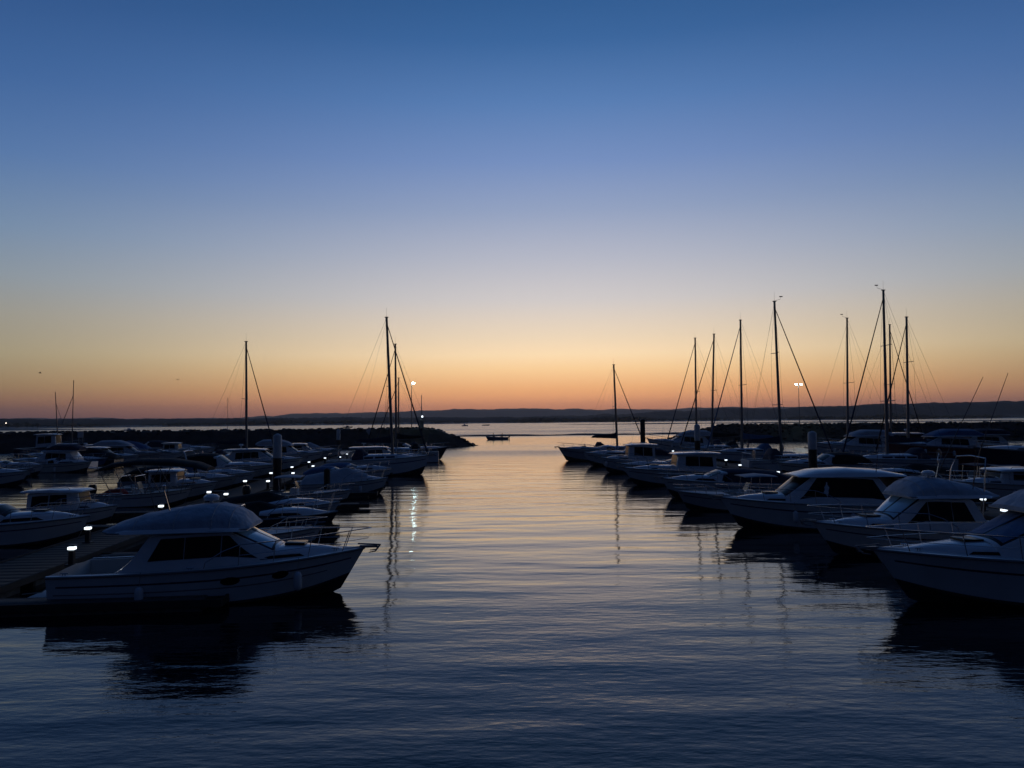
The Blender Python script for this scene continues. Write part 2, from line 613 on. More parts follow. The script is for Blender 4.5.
# ------------------------------------------------------------------ breakwaters of rock
def breakwater(name, label, path, top, half_top, half_base, seed, end_taper):
    """path runs from the landward side to the tip"""
    rr = random.Random(seed)
    root = thing(name, label, 'breakwater', (path[0][0], path[0][1], 0))
    P = [Vector((p[0] - path[0][0], p[1] - path[0][1], 0)) for p in path]
    seg = [(b - a).length for a, b in zip(P, P[1:])]
    tot = sum(seg)
    def along(d):
        for a, b, l in zip(P, P[1:], seg):
            if d <= l or b is P[-1]:
                t = (b - a).normalized()
                return a + t * d, t
            d -= l
    def sect(d, v):
        c, t = along(d)
        side = Vector((t.y, -t.x, 0))
        k = min(1.0, max(0.0, (tot - d) / end_taper))
        k = k ** 0.75
        prof = [(-half_base, -0.8), (-half_top, top), (half_top, top), (half_base, -0.8)]
        q = v * 3
        i = min(2, int(q))
        f = q - i
        y = prof[i][0] + (prof[i + 1][0] - prof[i][0]) * f
        z = prof[i][1] + (prof[i + 1][1] - prof[i][1]) * f
        return c + side * y * (0.25 + .75 * k) + Vector((0, 0, -0.8 + (z + 0.8) * k))
    mb = MB()
    nl = int(tot / 1.6)
    mb.grid(lambda u, v: sect(u * tot, v) + Vector((rr.uniform(-.25, .25), rr.uniform(-.25, .25), rr.uniform(-.15, .08))), nl, 15)
    mb.build('mound', M['rock'], root, sharp=5)
    rb = MB()
    n = int(tot * 9)
    for i in range(n):
        d = rr.uniform(0, tot)
        v = rr.choice((rr.uniform(.02, .36), rr.uniform(.3, .7), rr.uniform(.02, .34)))
        c = sect(d, v)
        r = rr.uniform(.22, .5)
        vs = []
        for q in range(4):
            for w in range(6):
                an = w * math.pi / 3 + rr.uniform(-.3, .3)
                r2 = r * (.55, 1.0, .95, .45)[q] * rr.uniform(.75, 1.2)
                vs.append((c.x + r2 * math.cos(an), c.y + r2 * math.sin(an), c.z + r * (-.6, -.2, .35, .6)[q] * rr.uniform(.8, 1.15)))
        fs = [(q * 6 + w, q * 6 + (w + 1) % 6, q * 6 + 6 + (w + 1) % 6, q * 6 + 6 + w) for q in range(3) for w in range(6)]
        fs += [(18, 19, 20, 21, 22, 23), (5, 4, 3, 2, 1, 0)]
        rb.add(vs, fs)
    tag(rb.build('armour_rocks', M['rock'], root, sharp=5), kind='stuff')
    return root


breakwater('breakwater', 'long dark rubble breakwater ending in a rock slope beside the harbour mouth', [(-240, 122), (-110, 134), (-40, 143), (-6.2, 146)], 3.4, 3.0, 6.5, 3, 9)
breakwater('breakwater', 'dark rubble breakwater behind the tall masts, its tip below the street lamp side', [(330, 134), (200, 148), (90, 161), (32, 169)], 3.35, 3.0, 7.0, 4, 14)

# ------------------------------------------------------------------ pontoons
L_SL, R_SL = -0.083, -0.045
def lcx(Y): return -15.35 + L_SL * (Y - 25)
def rcx(Y): return 21.95 + R_SL * (Y - 32.1)
def l2x(Y): return -49.5 + L_SL * (Y - 86)
def r2x(Y): return 46.0 + R_SL * (Y - 76)


def pontoon(name, label, a, b, w, cat, top=0.36):
    a, b = Vector((*a, 0)), Vector((*b, 0))
    L = (b - a).length
    rz = math.atan2(b.y - a.y, b.x - a.x)
    root = thing(name, label, cat, a, rz)
    fl = MB()
    n = max(1, int(L / 5))
    for i in range(n):
        fl.box(((i + .5) * L / n, 0, 0.08), (L / n * .86, w * .9, 0.44))
    fl.build('float', M['float'], root)
    dk = MB()
    m = max(2, int(L / 0.5))
    for i in range(m):
        dk.box(((i + .5) * L / m, 0, top - .03), (L / m - .02, w - .12, 0.05))
    dk.build('decking', M['planks'], root)
    ed = MB()
    for s in (-1, 1):
        ed.box((L / 2, s * (w / 2 - .03), top - .06), (L, 0.07, 0.2))
    ed.box((L + .03, 0, top - .06), (0.07, w, 0.2))
    ed.build('edge_rail', M['edge'], root)
    return root


pontoon('walkway_pontoon', 'long floating walkway with paired lamps beside the dome covered cruiser', (lcx(12), 12), (lcx(114), 114), 2.3, 'pontoon')
pontoon('walkway_pontoon', 'long floating walkway with lamps behind the sterns of the white cruisers', (rcx(14), 14), (rcx(91), 91), 2.3, 'pontoon')
pontoon('walkway_pontoon', 'far floating walkway with small lamps close under the long breakwater', (l2x(56), 56), (l2x(121), 121), 2.2, 'pontoon')
pontoon('walkway_pontoon', 'far floating walkway behind the tall masts and big motor yachts', (r2x(54), 54), (r2x(112), 112), 2.2, 'pontoon')

ORD = ['nearest', 'second', 'third', 'fourth', 'fifth', 'sixth', 'seventh', 'eighth', 'ninth', 'tenth', 'eleventh', 'twelfth', 'thirteenth', 'fourteenth']
def finger(cx, Y, side, length, sl, label, off=1.18):
    Y *= 1.035 if cx is lcx else 0.955
    x0 = cx(Y) + side * off
    x1 = x0 + side * length
    pontoon('finger_pontoon', label, (x0, Y), (x1, Y - sl * side * length), 0.8, 'finger pontoon', .26)


for i, (Y, l) in enumerate(((18.7, 6.2), (25.4, 5.5), (31.2, 7.2), (39.9, 7.6), (46.4, 7.4), (54.2, 7.2), (64.2, 7), (71.4, 7), (80.5, 7), (89.3, 7))):
    finger(lcx, Y, 1, l, L_SL, f'{ORD[i]} narrow finger pontoon on the channel side of the dome cruiser walkway')
for i, (Y, l) in enumerate(((30.5, 7.2), (44.0, 7.4), (52, 7), (60, 7), (73.5, 7), (88, 7))):
    finger(rcx, Y, -1, l, R_SL, f'{ORD[i]} narrow finger pontoon between the bow-out white cruisers facing the channel')
for i, (Y, l) in enumerate(((32.6, 6), (37.6, 6), (48.8, 6), (58.5, 6), (66, 6), (80, 6))):
    finger(lcx, Y, -1, l, L_SL, f'{ORD[i]} narrow finger pontoon on the shore side of the dome cruiser walkway')
for i, (Y, l) in enumerate(((41, 6), (52, 6), (59, 7), (78.5, 7))):
    finger(rcx, Y, 1, l, R_SL, f'{ORD[i]} narrow finger pontoon on the mast side of the white cruiser walkway')

# ------------------------------------------------------------------ pedestal lamps on the pontoons
pm = thing('dock_lamp', '', 'dock lamp', (0, 0, 0), 0, 'lit pedestal lamps along the pontoons')
b = MB()
b.box((0, 0, .24), (.17, .17, .48), taper=.9)
b.box((0, 0, .02), (.3, .3, .04))
b.build('post', M['post'], pm)
b = MB()
b.box((0, 0, .535), (.2, .18, .085))
b.build('lamp_glass', M['lamp'], pm)
b = MB()
b.box((0, 0, .625), (.26, .24, .05), taper=.7)
b.build('cap', M['post'], pm)
LAMPS = []
used = [False]
def lamp(px, py, label, z=0.9, rz=0.05):
    p = on(px, py, z)
    loc = (p.x, p.y, 0.36)
    if not used[0]:
        used[0] = True
        pm.location = loc
        pm['label'] = label
        return pm
    return dup(pm, loc, rz, label)


for i, (x, y) in enumerate(((72, 548), (226, 494), (268, 481), (293, 473), (313, 466), (340, 457), (355, 453), (365, 450))):
    lamp(x, y, f'{ORD[i]} lit pedestal lamp along the channel edge of the dome cruiser walkway')
for i, (x, y) in enumerate(((88, 528), (161, 506), (209, 492), (245, 481), (271, 473), (292, 467), (309, 462), (325, 458), (347, 454))):
    lamp(x, y, f'{ORD[i]} lit pedestal lamp along the shore edge of the dome cruiser walkway')
for i, (x, y) in enumerate(((1004, 510), (778, 472), (740, 465), (664, 452))):
    lamp(x, y, f'{ORD[i]} lit pedestal lamp along the channel edge of the white cruiser walkway')
for i, (x, y) in enumerate(((983, 499), (878, 483), (726, 460), (673, 451))):
    lamp(x, y, f'{ORD[i]} lit pedestal lamp along the mast side edge of the white cruiser walkway')
for i, (x, y) in enumerate(((61, 457), (67, 456), (87, 455), (97, 454), (187, 451), (185, 447))):
    lamp(x, y, f'{ORD[i]} tiny lit pedestal lamp on the far walkway under the long breakwater')


# ------------------------------------------------------------------ piles
def pile(px, Y, ytop, r, label, cap=True, name='mooring_pile'):
    Y = yadj(px, Y)
    p = at(px, ytop, Y)
    root = thing(name, label, 'mooring pile', (p.x, Y, 0))
    t = p.z
    ch = min(1.9, t * .38) if cap else .12
    b = MB()
    b.lathe([(r, -1.5), (r, t - ch)], n=14)
    b.build('shaft', M['pile'], root)
    b = MB()
    b.lathe([(r * 1.03, t - ch - .02), (r * 1.03, t - .18), (r * .8, t - .08), (r * .12, t)], n=14)
    b.build('cap', M['cap'] if cap else M['pile'], root)
    b = MB()
    b.lathe([(r + .02, .30), (r + .17, .30), (r + .17, .44), (r + .02, .44)], n=14)
    b.build('pile_guide', M['galv'], root)


pile(277.5, 47.4, 433.5, .27, 'thick mooring pile with a pale cap beside the tall single mast on the walkway')
pile(327, 47.5, 468, .2, 'short dark mooring pile in front of the tented cruiser', cap=False)
pile(642.5, 96, 419, .3, 'slim dark mooring pile at the far end of the white cruiser row', cap=False)
pile(697, 77.5, 424, .28, 'mooring pile with a pale cap below the first tall mast past the channel')
pile(812, 62.5, 431, .32, 'thick mooring pile with a pale cap behind the big cruiser with the black window band')
pile(338.5, 99, 429, .26, 'mooring pile with pale cap near the far end of the dome cruiser walkway')


# ------------------------------------------------------------------ boat building
class Hull:
    def __init__(s, L, B, fs, fb, rake=.13, flare=.26, draft=.5, stern=.92, full=2.3, mid=.45):
        s.L, s.B, s.fs, s.fb, s.rake, s.flare, s.draft, s.stern, s.full, s.mid = L, B, fs, fb, rake, flare, draft, stern, full, mid

    def half(s, t):
        if t < s.mid:
            k = t / s.mid
            return s.B / 2 * (s.stern + (1 - s.stern) * math.sin(k * math.pi / 2))
        k = (t - s.mid) / (1 - s.mid)
        return max(0.03, s.B / 2 * (1 - k ** s.full))

    def sheer(s, t):
        return s.fs + (s.fb - s.fs) * t ** 1.7

    def P(s, t, h, side=1):
        zs = s.sheer(t)
        zc = -0.02 + 0.42 * s.fb * t ** 5
        b = s.half(t)
        bc = b * (0.9 - s.flare * t ** 2)
        zk = -s.draft + (s.draft + 0.1) * t ** 6
        if h >= 0:
            z = zc + (zs - zc) * h
            y = bc + (b - bc) * h ** 1.25
        else:
            z = zc + (zk - zc) * -h
            y = bc * (1 + h) + .002
        rel = (z + s.draft) / (zs + s.draft)
        x = -s.L / 2 + t * s.L - s.rake * s.L * t ** 4 * (1 - rel)
        return Vector((x, side * y, z))

    def deck(s, t, u, lift=0.0):
        p = s.P(t, 1)
        return Vector((p.x, (p.y - .05) * u, p.z - .03 + .07 * (1 - u * u) + lift))


def hull_mesh(hl, n=26):
    mb = MB()
    hs = [-1, -.6, -.25, 0, .12, .3, .5, .7, .88, 1.0]
    T = [(i / n) ** .9 for i in range(n + 1)]
    for side in (1, -1):
        mb.grid(lambda u, v: hl.P(T[round(u * n)], hs[round(v * (len(hs) - 1))], side), n, len(hs) - 1, flip=side > 0)
    # transom
    a = [hl.P(0, h, 1) for h in hs]
    c = [hl.P(0, h, -1) for h in hs]
    vs = a + c
    m = len(hs)
    mb.add(vs, [(i, i + 1, m + i + 1, m + i) for i in range(m - 1)])
    # gunwale lip
    for side in (1, -1):
        mb.grid(lambda u, v: hl.P(T[round(u * n)], 1, side) + Vector((0, -side * .09 * v * min(1, hl.half(T[round(u * n)]) / .2), .012 * math.sin(v * math.pi))), n, 2, flip=side > 0)
    return mb


def band(hl, h0, h1, off=.008, t0=0.0, t1=1.0, n=26):
    mb = MB()
    for side in (1, -1):
        def fn(u, v):
            t = (t0 + (t1 - t0) * u) if t1 < 1 else (round(u * n) / n) ** .9
            p = hl.P(t, h0 + (h1 - h0) * v, side)
            e = .01
            q = hl.P(min(1, t + e), h0 + (h1 - h0) * v, side) - hl.P(max(0, t - e), h0 + (h1 - h0) * v, side)
            nrm = Vector((-q.y * side, q.x * side, 0))
            nrm = Vector((q.y, -q.x, 0)) if side < 0 else Vector((-q.y, q.x, 0))
            nrm.normalize()
            return p + nrm * off
        mb.grid(fn, n, 2, flip=side > 0)
    return mb


def deck_mesh(hl, s0, floor, n=26):
    mb = MB()
    mb.grid(lambda u, v: hl.deck(s0 + (1 - s0) * u, v * 2 - 1), n, 8, flip=False)
    if s0 > 0.02:
        k = .84
        for side in (1, -1):
            mb.grid(lambda u, v: hl.deck(s0 * u, side * (1 - (1 - k) * v)), 8, 1, flip=side < 0)
            mb.grid(lambda u, v: Vector((hl.deck(s0 * u, 0).x, side * (hl.half(s0 * u) - .05) * k, hl.deck(s0 * u, side * k).z * (1 - v) + floor * v)), 8, 2)
        mb.grid(lambda u, v: Vector((hl.deck(s0 * u, 0).x, (v * 2 - 1) * (hl.half(s0 * u) - .05) * k, floor)), 8, 2)
        for t in (0.004, s0):
            mb.grid(lambda u, v: Vector((hl.deck(t, 0).x, (v * 2 - 1) * (hl.half(t) - .05) * k, floor + (hl.deck(t, v * 2 - 1).z - floor) * u)), 2, 6)
    return mb


class Shell:
    """superstructure: stations (x, z base, z top, half width at base, half width at top)"""
    def __init__(s, st, shoulder=.5, crown=.16, pw=2.6):
        s.st = sorted(st)
        s.sh, s.crown, s.pw = shoulder, crown, pw

    def S(s, x, u):
        st = s.st
        x = max(st[0][0], min(st[-1][0], x))
        for a, b in zip(st, st[1:]):
            if a[0] <= x <= b[0]:
                k = 0 if b[0] == a[0] else (x - a[0]) / (b[0] - a[0])
                zb, zt, wb, wt = (a[i] + (b[i] - a[i]) * k for i in (1, 2, 3, 4))
                break
        cr = min(s.crown, (zt - zb) * .5)
        au, sg = abs(u), (1 if u >= 0 else -1)
        if au >= s.sh:
            k = (1 - au) / (1 - s.sh)
            return Vector((x, sg * (wb + (wt - wb) * k), zb + (zt - cr - zb) * k))
        k = au / s.sh
        return Vector((x, sg * wt * (1 - (1 - k) ** 1.25 * 1.0) if False else sg * wt * k ** .85, zt - cr * k ** s.pw))

    def mesh(s, sub=3, nu=24):
        xs = []
        for a, b in zip(s.st, s.st[1:]):
            for i in range(sub):
                xs.append(a[0] + (b[0] - a[0]) * i / sub)
        xs.append(s.st[-1][0])
        us = [-1 + 2 * i / nu for i in range(nu + 1)]
        mb = MB()
        m = len(xs) - 1
        mb.grid(lambda a, b: s.S(xs[round(a * m)], us[round(b * nu)]), m, nu, flip=False)
        for e, fl in ((0, 0), (m, 1)):
            ring = [s.S(xs[e], u) for u in us]
            mb.add(ring, [tuple(range(nu + 1))[::1 if fl else -1]])
        return mb

    def patch(s, c, off=.012, nx=6, nu=4):
        """raised pane over four (x, u) corners"""
        (x0, u0), (x1, u1), (x2, u2), (x3, u3) = c
        def base(a, b):
            x = (x0 * (1 - a) + x1 * a) * (1 - b) + (x3 * (1 - a) + x2 * a) * b
            u = (u0 * (1 - a) + u1 * a) * (1 - b) + (u3 * (1 - a) + u2 * a) * b
            return x, u
        def nrm(x, u):
            e = .012
            dx = s.S(x + e, u) - s.S(x - e, u)
            du = s.S(x, u + e) - s.S(x, u - e)
            n = dx.cross(du)
            if n.length < 1e-9: n = Vector((0, 0, 1))
            n.normalize()
            o = s.S(x, u) - Vector((x, 0, s.S(x, 1).z))
            return n if n.dot(o) > 0 else -n
        mb = MB()
        def fn(a, b):
            x, u = base(a, b)
            return s.S(x, u) + nrm(x, u) * off
        mb.grid(fn, nx, nu)
        edge = [(i / nx, 0) for i in range(nx)] + [(1, j / nu) for j in range(nu)] + [(1 - i / nx, 1) for i in range(nx)] + [(0, 1 - j / nu) for j in range(nu)]
        vs = []
        for a, b in edge:
            x, u = base(a, b)
            vs += [fn(a, b), s.S(x, u) - nrm(x, u) * .01]
        k = len(edge)
        mb.add(vs, [(2 * i, 2 * i + 1, 2 * ((i + 1) % k) + 1, 2 * ((i + 1) % k)) for i in range(k)])
        return mb


def frac(hl, xf):
    return -hl.L / 2 + xf * hl.L


def shell_on(hl, rows, z0=None, **kw):
    """rows: (fraction of length, height above the sheer, half width fraction at base, at top)"""
    st = []
    for xf, dz, wb_, wt_ in rows:
        zb = (hl.sheer(xf) if z0 is None else z0) - .05
        hw = hl.half(max(0, min(1, xf))) if z0 is None else hl.B / 2
        st.append((frac(hl, xf), zb, (hl.sheer(xf) if z0 is None else z0) + max(dz, .0), hw * wb_, hw * wt_))
    return Shell(st, **kw)


def windows(sh, cabin, xa, xb, n, u0, u1, mat, gap=.05, slant0=0.0, slant1=0.0):
    w = (xb - xa - gap * (n - 1)) / n
    for sg in (1, -1):
        for i in range(n):
            a = xa + i * (w + gap)
            s0 = slant0 if i == 0 else 0
            s1 = slant1 if i == n - 1 else 0
            sh.patch(((a, sg * u1), (a + w, sg * u1), (a + w + s1, sg * u0), (a + s0, sg * u0))).build('window', mat, cabin)


def rail(hl, t0, h, root, ext=.22, n=9, name='bow_rail', low=.35):
    mb = MB()
    for side in (1, -1):
        top = []
        for i in range(n + 1):
            t = t0 + (.985 - t0) * i / n
            p = hl.P(t, 1, side)
            k = min(1.0, .3 + i / (n * .25))
            q = Vector((p.x + ext * (i / n) ** 3, p.y * .95, p.z + h * k))
            top.append(q)
            if i % 2 == 0:
                mb.tube([Vector((p.x - .04, p.y * .95, p.z)), q], .013, 5)
        mid = [Vector((q.x, q.y, q.z - h * .5)) for q in top[2:]]
        mb.tube(top, .016, 6)
        mb.tube(mid, .008, 5)
        if side == 1:
            end = top[-1]
    mb.tube([end, Vector((end.x + .07, 0, end.z)), Vector((end.x, -end.y, end.z))], .016, 6)
    return mb.build(name, M['steel'], root)


def anchor(hl, root):
    p = hl.P(1, 1)
    b = MB()
    b.box((p.x + .1, 0, p.z + .02), (.5, .16, .06))
    b.build('bow_roller', M['galv'], root)
    b = MB()
    b.tube([(p.x - .2, 0, p.z + .1), (p.x + .42, 0, p.z + .06)], .022, 6)
    for s in (1, -1):
        b.tube([(p.x + .42, 0, p.z + .06), (p.x + .3, s * .14, p.z - .1), (p.x + .12, s * .2, p.z - .12)], .03, 6, .012)
    b.build('anchor', M['galv'], root)


def fender(hl, t, side, root, mat='fender', r=.11, l=.5, drop=.32):
    p = hl.P(t, 1, side)
    y = p.y + side * (r * .9)
    b = MB()
    prof = [(.02, 0), (r * .7, .03), (r, .1), (r, l - .1), (r * .7, l - .03), (.03, l)]
    b.lathe([(a, z + p.z - drop - l) for a, z in prof], (p.x, y, 0), 10)
    f = b.build('fender', M[mat], root)
    b = MB()
    b.tube([(p.x, y, p.z - drop), (p.x, p.y, p.z + .03)], .009, 5)
    b.build('line', M['rope'], f)


def outboard(hl, root, y=0.0, k=1.0):
    x = -hl.L / 2
    z = hl.fs
    b = MB()
    b.lathe([(.0, z + .5 * k), (.14 * k, z + .5 * k), (.2 * k, z + .42 * k), (.21 * k, z + .2 * k), (.17 * k, z + .02)], (x - .3 * k, y, 0), 10)
    b.build('outboard_cowl', M['engine'], root)
    b = MB()
    b.box((x - .28 * k, y, z - .35), (.2 * k, .12 * k, .8))
    b.box((x - .1, y, z - .06), (.3, .2, .18))
    b.box((x - .32 * k, y, -.1), (.45 * k, .2 * k, .04))
    b.build('outboard_leg', M['engine'], root)


def arch(hl, xf, h, w, root, lean=-.35, mat='white', name='radar_arch', r=.06):
    x = frac(hl, xf)
    z = hl.sheer(xf)
    b = MB()
    b.tube([(x, w, z), (x + lean * .6, w * .94, z + h * .8), (x + lean, w * .8, z + h), (x + lean, 0, z + h + .06), (x + lean, -w * .8, z + h),
            (x + lean * .6, -w * .94, z + h * .8), (x, -w, z)], r, 7)
    a = b.build(name, M[mat], root)
    return Vector((x + lean, 0, z + h))


def whip(p, l, root, lean=(0, 0), r=.009, name='whip_antenna', mat='wire'):
    b = MB()
    b.tube([p, (p[0] + lean[0] * l * .5, p[1] + lean[1] * l * .5, p[2] + l * .5), (p[0] + lean[0] * l, p[1] + lean[1] * l, p[2] + l)], r * 1.6, 5, r * .6)
    b.build(name, M[mat], root)


def boat_base(name, label, cat, bow, Y, rz, hl, hull='white', stripe='stripe', s0=.3, floor=.25, grp=None, boot=True):
    d = Vector((math.cos(rz), math.sin(rz), 0))
    loc = Vector((at(bow, 440, Y).x, Y, 0)) - d * (hl.L / 2)
    root = thing(name, label, cat, loc, rz, grp)
    h = hull_mesh(hl).build('hull', M[hull], root)
    if boot:
        lo, up = band(hl, -.995, 0, .012), band(hl, 0, .07, .012)
        lo.add(up.v, up.f).build('antifouling', M['antifoul'], h)
    if stripe:
        band(hl, .66, .705, .007, .03, .97).build('hull_stripe', M[stripe], h)
    deck_mesh(hl, s0, floor).build('deck', M['deck'], root)
    b = MB()
    for side in (1, -1):
        b.tube([hl.P(i / 20, .965, side) + Vector((0, side * .015, 0)) for i in range(21)], .03, 6)
    b.build('rub_rail', M['rubrail'], root)
    return root


def cleats(hl, root):
    for t, u in ((.05, .93), (.05, -.93), (.9, .55), (.9, -.55), (.45, .95), (.45, -.95)):
        p = hl.deck(t, u)
        b = MB()
        b.tube([(p.x - .1, p.y, p.z + .07), (p.x + .1, p.y, p.z + .07)], .016, 5)
        b.tube([(p.x - .03, p.y, p.z - .02), (p.x - .03, p.y, p.z + .07)], .014, 5)
        b.tube([(p.x + .03, p.y, p.z - .02), (p.x + .03, p.y, p.z + .07)], .014, 5)
        b.build('cleat', M['steel'], root)


def swim_platform(hl, root):
    b = MB()
    b.box((-hl.L / 2 - .32, 0, .24), (.66, hl.B * .8, .09))
    b.build('swim_platform', M['deck'], root)


def mooring(hl, root, t, side, dx, dy, z=.45):
    p = hl.deck(t, side * .9)
    b = MB()
    q = Vector((p.x + dx, p.y + side * dy, z))
    m = (p + q) / 2 - Vector((0, 0, .18))
    b.tube([p, m, q], .014, 5)
    b.build('mooring_line', M['rope'], root)


BOATS = []
def cruiser(label, bow, Y, side, L=9.0, B=3.1, fs=.9, fb=1.3, kind='hardtop', hull='white', canvas='canvas_n', rz=None, cat='motor cruiser',
            name='motor_cruiser', stripe='stripe', fenders=((.45, 1), (.7, 1), (.45, -1), (.7, -1)), screen='glass', hgt=1.0, tower=False, radar=True, fcol='fender', dx=0.0, dk=1.0, wband=False, grp=None):
    sl = L_SL if side > 0 else R_SL
    if rz is None:
        rz = math.atan(-sl) + (0 if side > 0 else math.pi) + rnd.uniform(-.03, .03)
    hl = Hull(L, B, fs, fb)
    open_ = kind in ('open', 'dinghy')
    s0 = {'hardtop': .22, 'express': .42, 'fly': .2, 'open': .62, 'pilot': .34, 'tent': .4, 'domed': .2}[kind]
    root = boat_base(name, label, cat, bow, Y, rz, hl, hull, stripe, s0, .25 if L > 7 else .16, grp)
    g = M['glass']
    X = lambda f: frac(hl, f)
    mp_ = lambda f: dx + .6 - (.6 - f) * dk
    XX = lambda f: frac(hl, mp_(f))
    sft = lambda rows: [(min(.985, mp_(q[0])), *q[1:]) for q in rows]
    if Y < 32: cleats(hl, root)
    if kind in ('hardtop', 'fly', 'domed', 'pilot'):
        a, e = (.2, .6) if kind != 'pilot' else (.32, .62)
        top = 1.12 * hgt
        tr = shell_on(hl, [(.5, .3, .72, .64), (.66, .32, .74, .62), (.78, .26, .72, .55), (.86, .16, .66, .45), (.93, .02, .5, .3)], crown=.12)
        t_ = tr.mesh().build('coachroof', M[hull if hull in ('white', 'cream', 'grey') else 'white'], root)
        b = MB()
        c = tr.S(X(.76), 0)
        b.box((c.x, 0, c.z + .03), (.55, .55, .05))
        b.build('hatch', g, t_)
        windows(tr, t_, X(.66), X(.8), 1, .66, .82, g, slant1=-.12)
        if kind == 'pilot':
            rows = [(a, top, .76, .66), (a + .01, top, .76, .66), (.47, top + .04, .76, .64), (.565, top, .74, .6), (.6, top * .86, .74, .6), (.615, .3, .72, .6)]
        else:
            rows = [(a - .05, .05, .84, .8), (a, top * .42, .84, .78), (a + .05, top * .96, .8, .68), (.3, top, .8, .68), (.46, top, .8, .67), (.525, top * .97, .78, .63), (.69, .32, .74, .56)] if kind == 'domed' else [(a - .03, top * .4, .8, .76), (a + .03, top * .96, .8, .68), (.3, top, .8, .68), (.48, top, .8, .67), (.53, top * .97, .78, .63), (.66, .3, .74, .58)]
        sh = shell_on(hl, sft(rows), crown=.13)
        cab = sh.mesh().build('cabin', M[hull if hull in ('white', 'cream', 'grey') else 'white'], root)
        if kind == 'pilot':
            windows(sh, cab, XX(.345), XX(.55), 2, .56, .84, g, slant0=.03, slant1=-.06)
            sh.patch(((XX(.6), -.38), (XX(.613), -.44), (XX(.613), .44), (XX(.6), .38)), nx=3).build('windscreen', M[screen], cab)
        else:
            if wband: windows(sh, cab, XX(.21), XX(.6), 1, .52, .86, g, slant0=.5, slant1=-.75)
            elif kind == 'domed': windows(sh, cab, XX(.255), XX(.63), 3, .54, .84, g, gap=.022, slant0=.3, slant1=-.72)
            else: windows(sh, cab, XX(.27), XX(.53), 3, .56, .86, g, gap=.035, slant0=.06, slant1=-.1)
            wa, wz = (.54, .672) if kind == 'domed' else (.545, .648)
            sh.patch(((XX(wa - .006), -.44), (XX(wz + .008), -.5), (XX(wz + .008), .5), (XX(wa - .006), .44)), off=.008, nx=6, nu=8).build('windscreen_frame', g, cab)
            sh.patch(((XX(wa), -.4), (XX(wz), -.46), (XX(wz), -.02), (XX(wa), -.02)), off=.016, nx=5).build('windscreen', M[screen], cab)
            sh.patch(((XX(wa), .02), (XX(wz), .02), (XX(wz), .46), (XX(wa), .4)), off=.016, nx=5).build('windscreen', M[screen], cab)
        zt = hl.sheer(.4) + top
        ex = (.14, .59) if kind != 'pilot' else (.28, .63)
        roof = Shell([(XX(ex[0]), zt - .04, zt + .03, hl.B * .36, hl.B * .34), (XX(ex[0] + .03), zt - .06, zt + .07, hl.B * .4, hl.B * .37),
                      (XX(.45), zt - .05, zt + .11, hl.B * .4, hl.B * .37), (XX(ex[1] - .03), zt - .06, zt + .06, hl.B * .37, hl.B * .34), (XX(ex[1]), zt - .07, zt - .01, hl.B * .3, hl.B * .28)], crown=.05)
        if wband:
            roof = Shell([(XX(.1), zt - .1, zt - .02, hl.B * .34, hl.B * .3), (XX(.2), zt - .1, zt + .16, hl.B * .39, hl.B * .33), (XX(.36), zt - .1, zt + .25, hl.B * .39, hl.B * .33), (XX(.5), zt - .1, zt + .18, hl.B * .37, hl.B * .31), (XX(.6), zt - .1, zt - .04, hl.B * .3, hl.B * .26)], crown=.2)
        rf = roof.mesh().build('hardtop_roof', M['white'] if hull != 'cream' else M['cream'], root)
        if kind == 'pilot':
            for sg in (1, -1):
                b = MB()
                b.tube([(XX(.36), sg * hl.B * .28, zt + .05), (XX(.37), sg * hl.B * .28, zt + .13), (XX(.55), sg * hl.B * .28, zt + .14), (XX(.56), sg * hl.B * .28, zt + .05)], .016, 5)
                b.build('roof_rail', M['steel'], rf)
        if kind == 'fly':
            fb_ = Shell([(XX(.12), zt + .02, zt + .3, hl.B * .36, hl.B * .33), (XX(.2), zt + .02, zt + .62, hl.B * .38, hl.B * .34), (XX(.42), zt + .02, zt + .66, hl.B * .37, hl.B * .33),
                         (XX(.52), zt + .02, zt + .4, hl.B * .34, hl.B * .3), (XX(.58), zt, zt + .12, hl.B * .3, hl.B * .26)], crown=.18)
            fb_.mesh().build('flybridge_cover', M[canvas], root)
        if kind == 'domed':
            zd = zt + .02
            dm = Shell([(XX(.085), zd - .05, zd + .02, hl.B * .3, hl.B * .28), (XX(.12), zd - .09, zd + .16, hl.B * .36, hl.B * .31), (XX(.2), zd - .09, zd + .33, hl.B * .38, hl.B * .33),
                        (XX(.3), zd - .09, zd + .47, hl.B * .385, hl.B * .34), (XX(.4), zd - .09, zd + .57, hl.B * .385, hl.B * .34), (XX(.47), zd - .08, zd + .58, hl.B * .38, hl.B * .34),
                        (XX(.525), zd - .08, zd + .48, hl.B * .36, hl.B * .31), (XX(.565), zd - .07, zd + .31, hl.B * .33, hl.B * .28), (XX(.595), zd - .06, zd + .05, hl.B * .28, hl.B * .24)],
                       crown=.36, pw=2.2)
            dm_ = dm.mesh(sub=5).build('flybridge_cover', M[canvas], root)
            for f in (.2, .34, .47, .53):                      # seams over the cover's hoops
                b = MB()
                b.tube([dm.S(XX(f), -1 + k / 12) + Vector((0, 0, .004)) for k in range(25)], .014, 5)
                b.build('seam', M['canvas_w'], dm_)
            b = MB()
            b.tube([dm.S(XX(.09 + .5 * k / 20), 1) + Vector((0, .012, .02)) for k in range(21)] + [dm.S(XX(.59 - .5 * k / 20), -1) + Vector((0, -.012, .02)) for k in range(21)], .022, 5)
            b.build('hem', M['rubrail'], dm_)
            b = MB()
            b.tube([(XX(.3), -.5, zd + .45), (XX(.28), -.5, zd + 1.0)], .02, 6, .012)
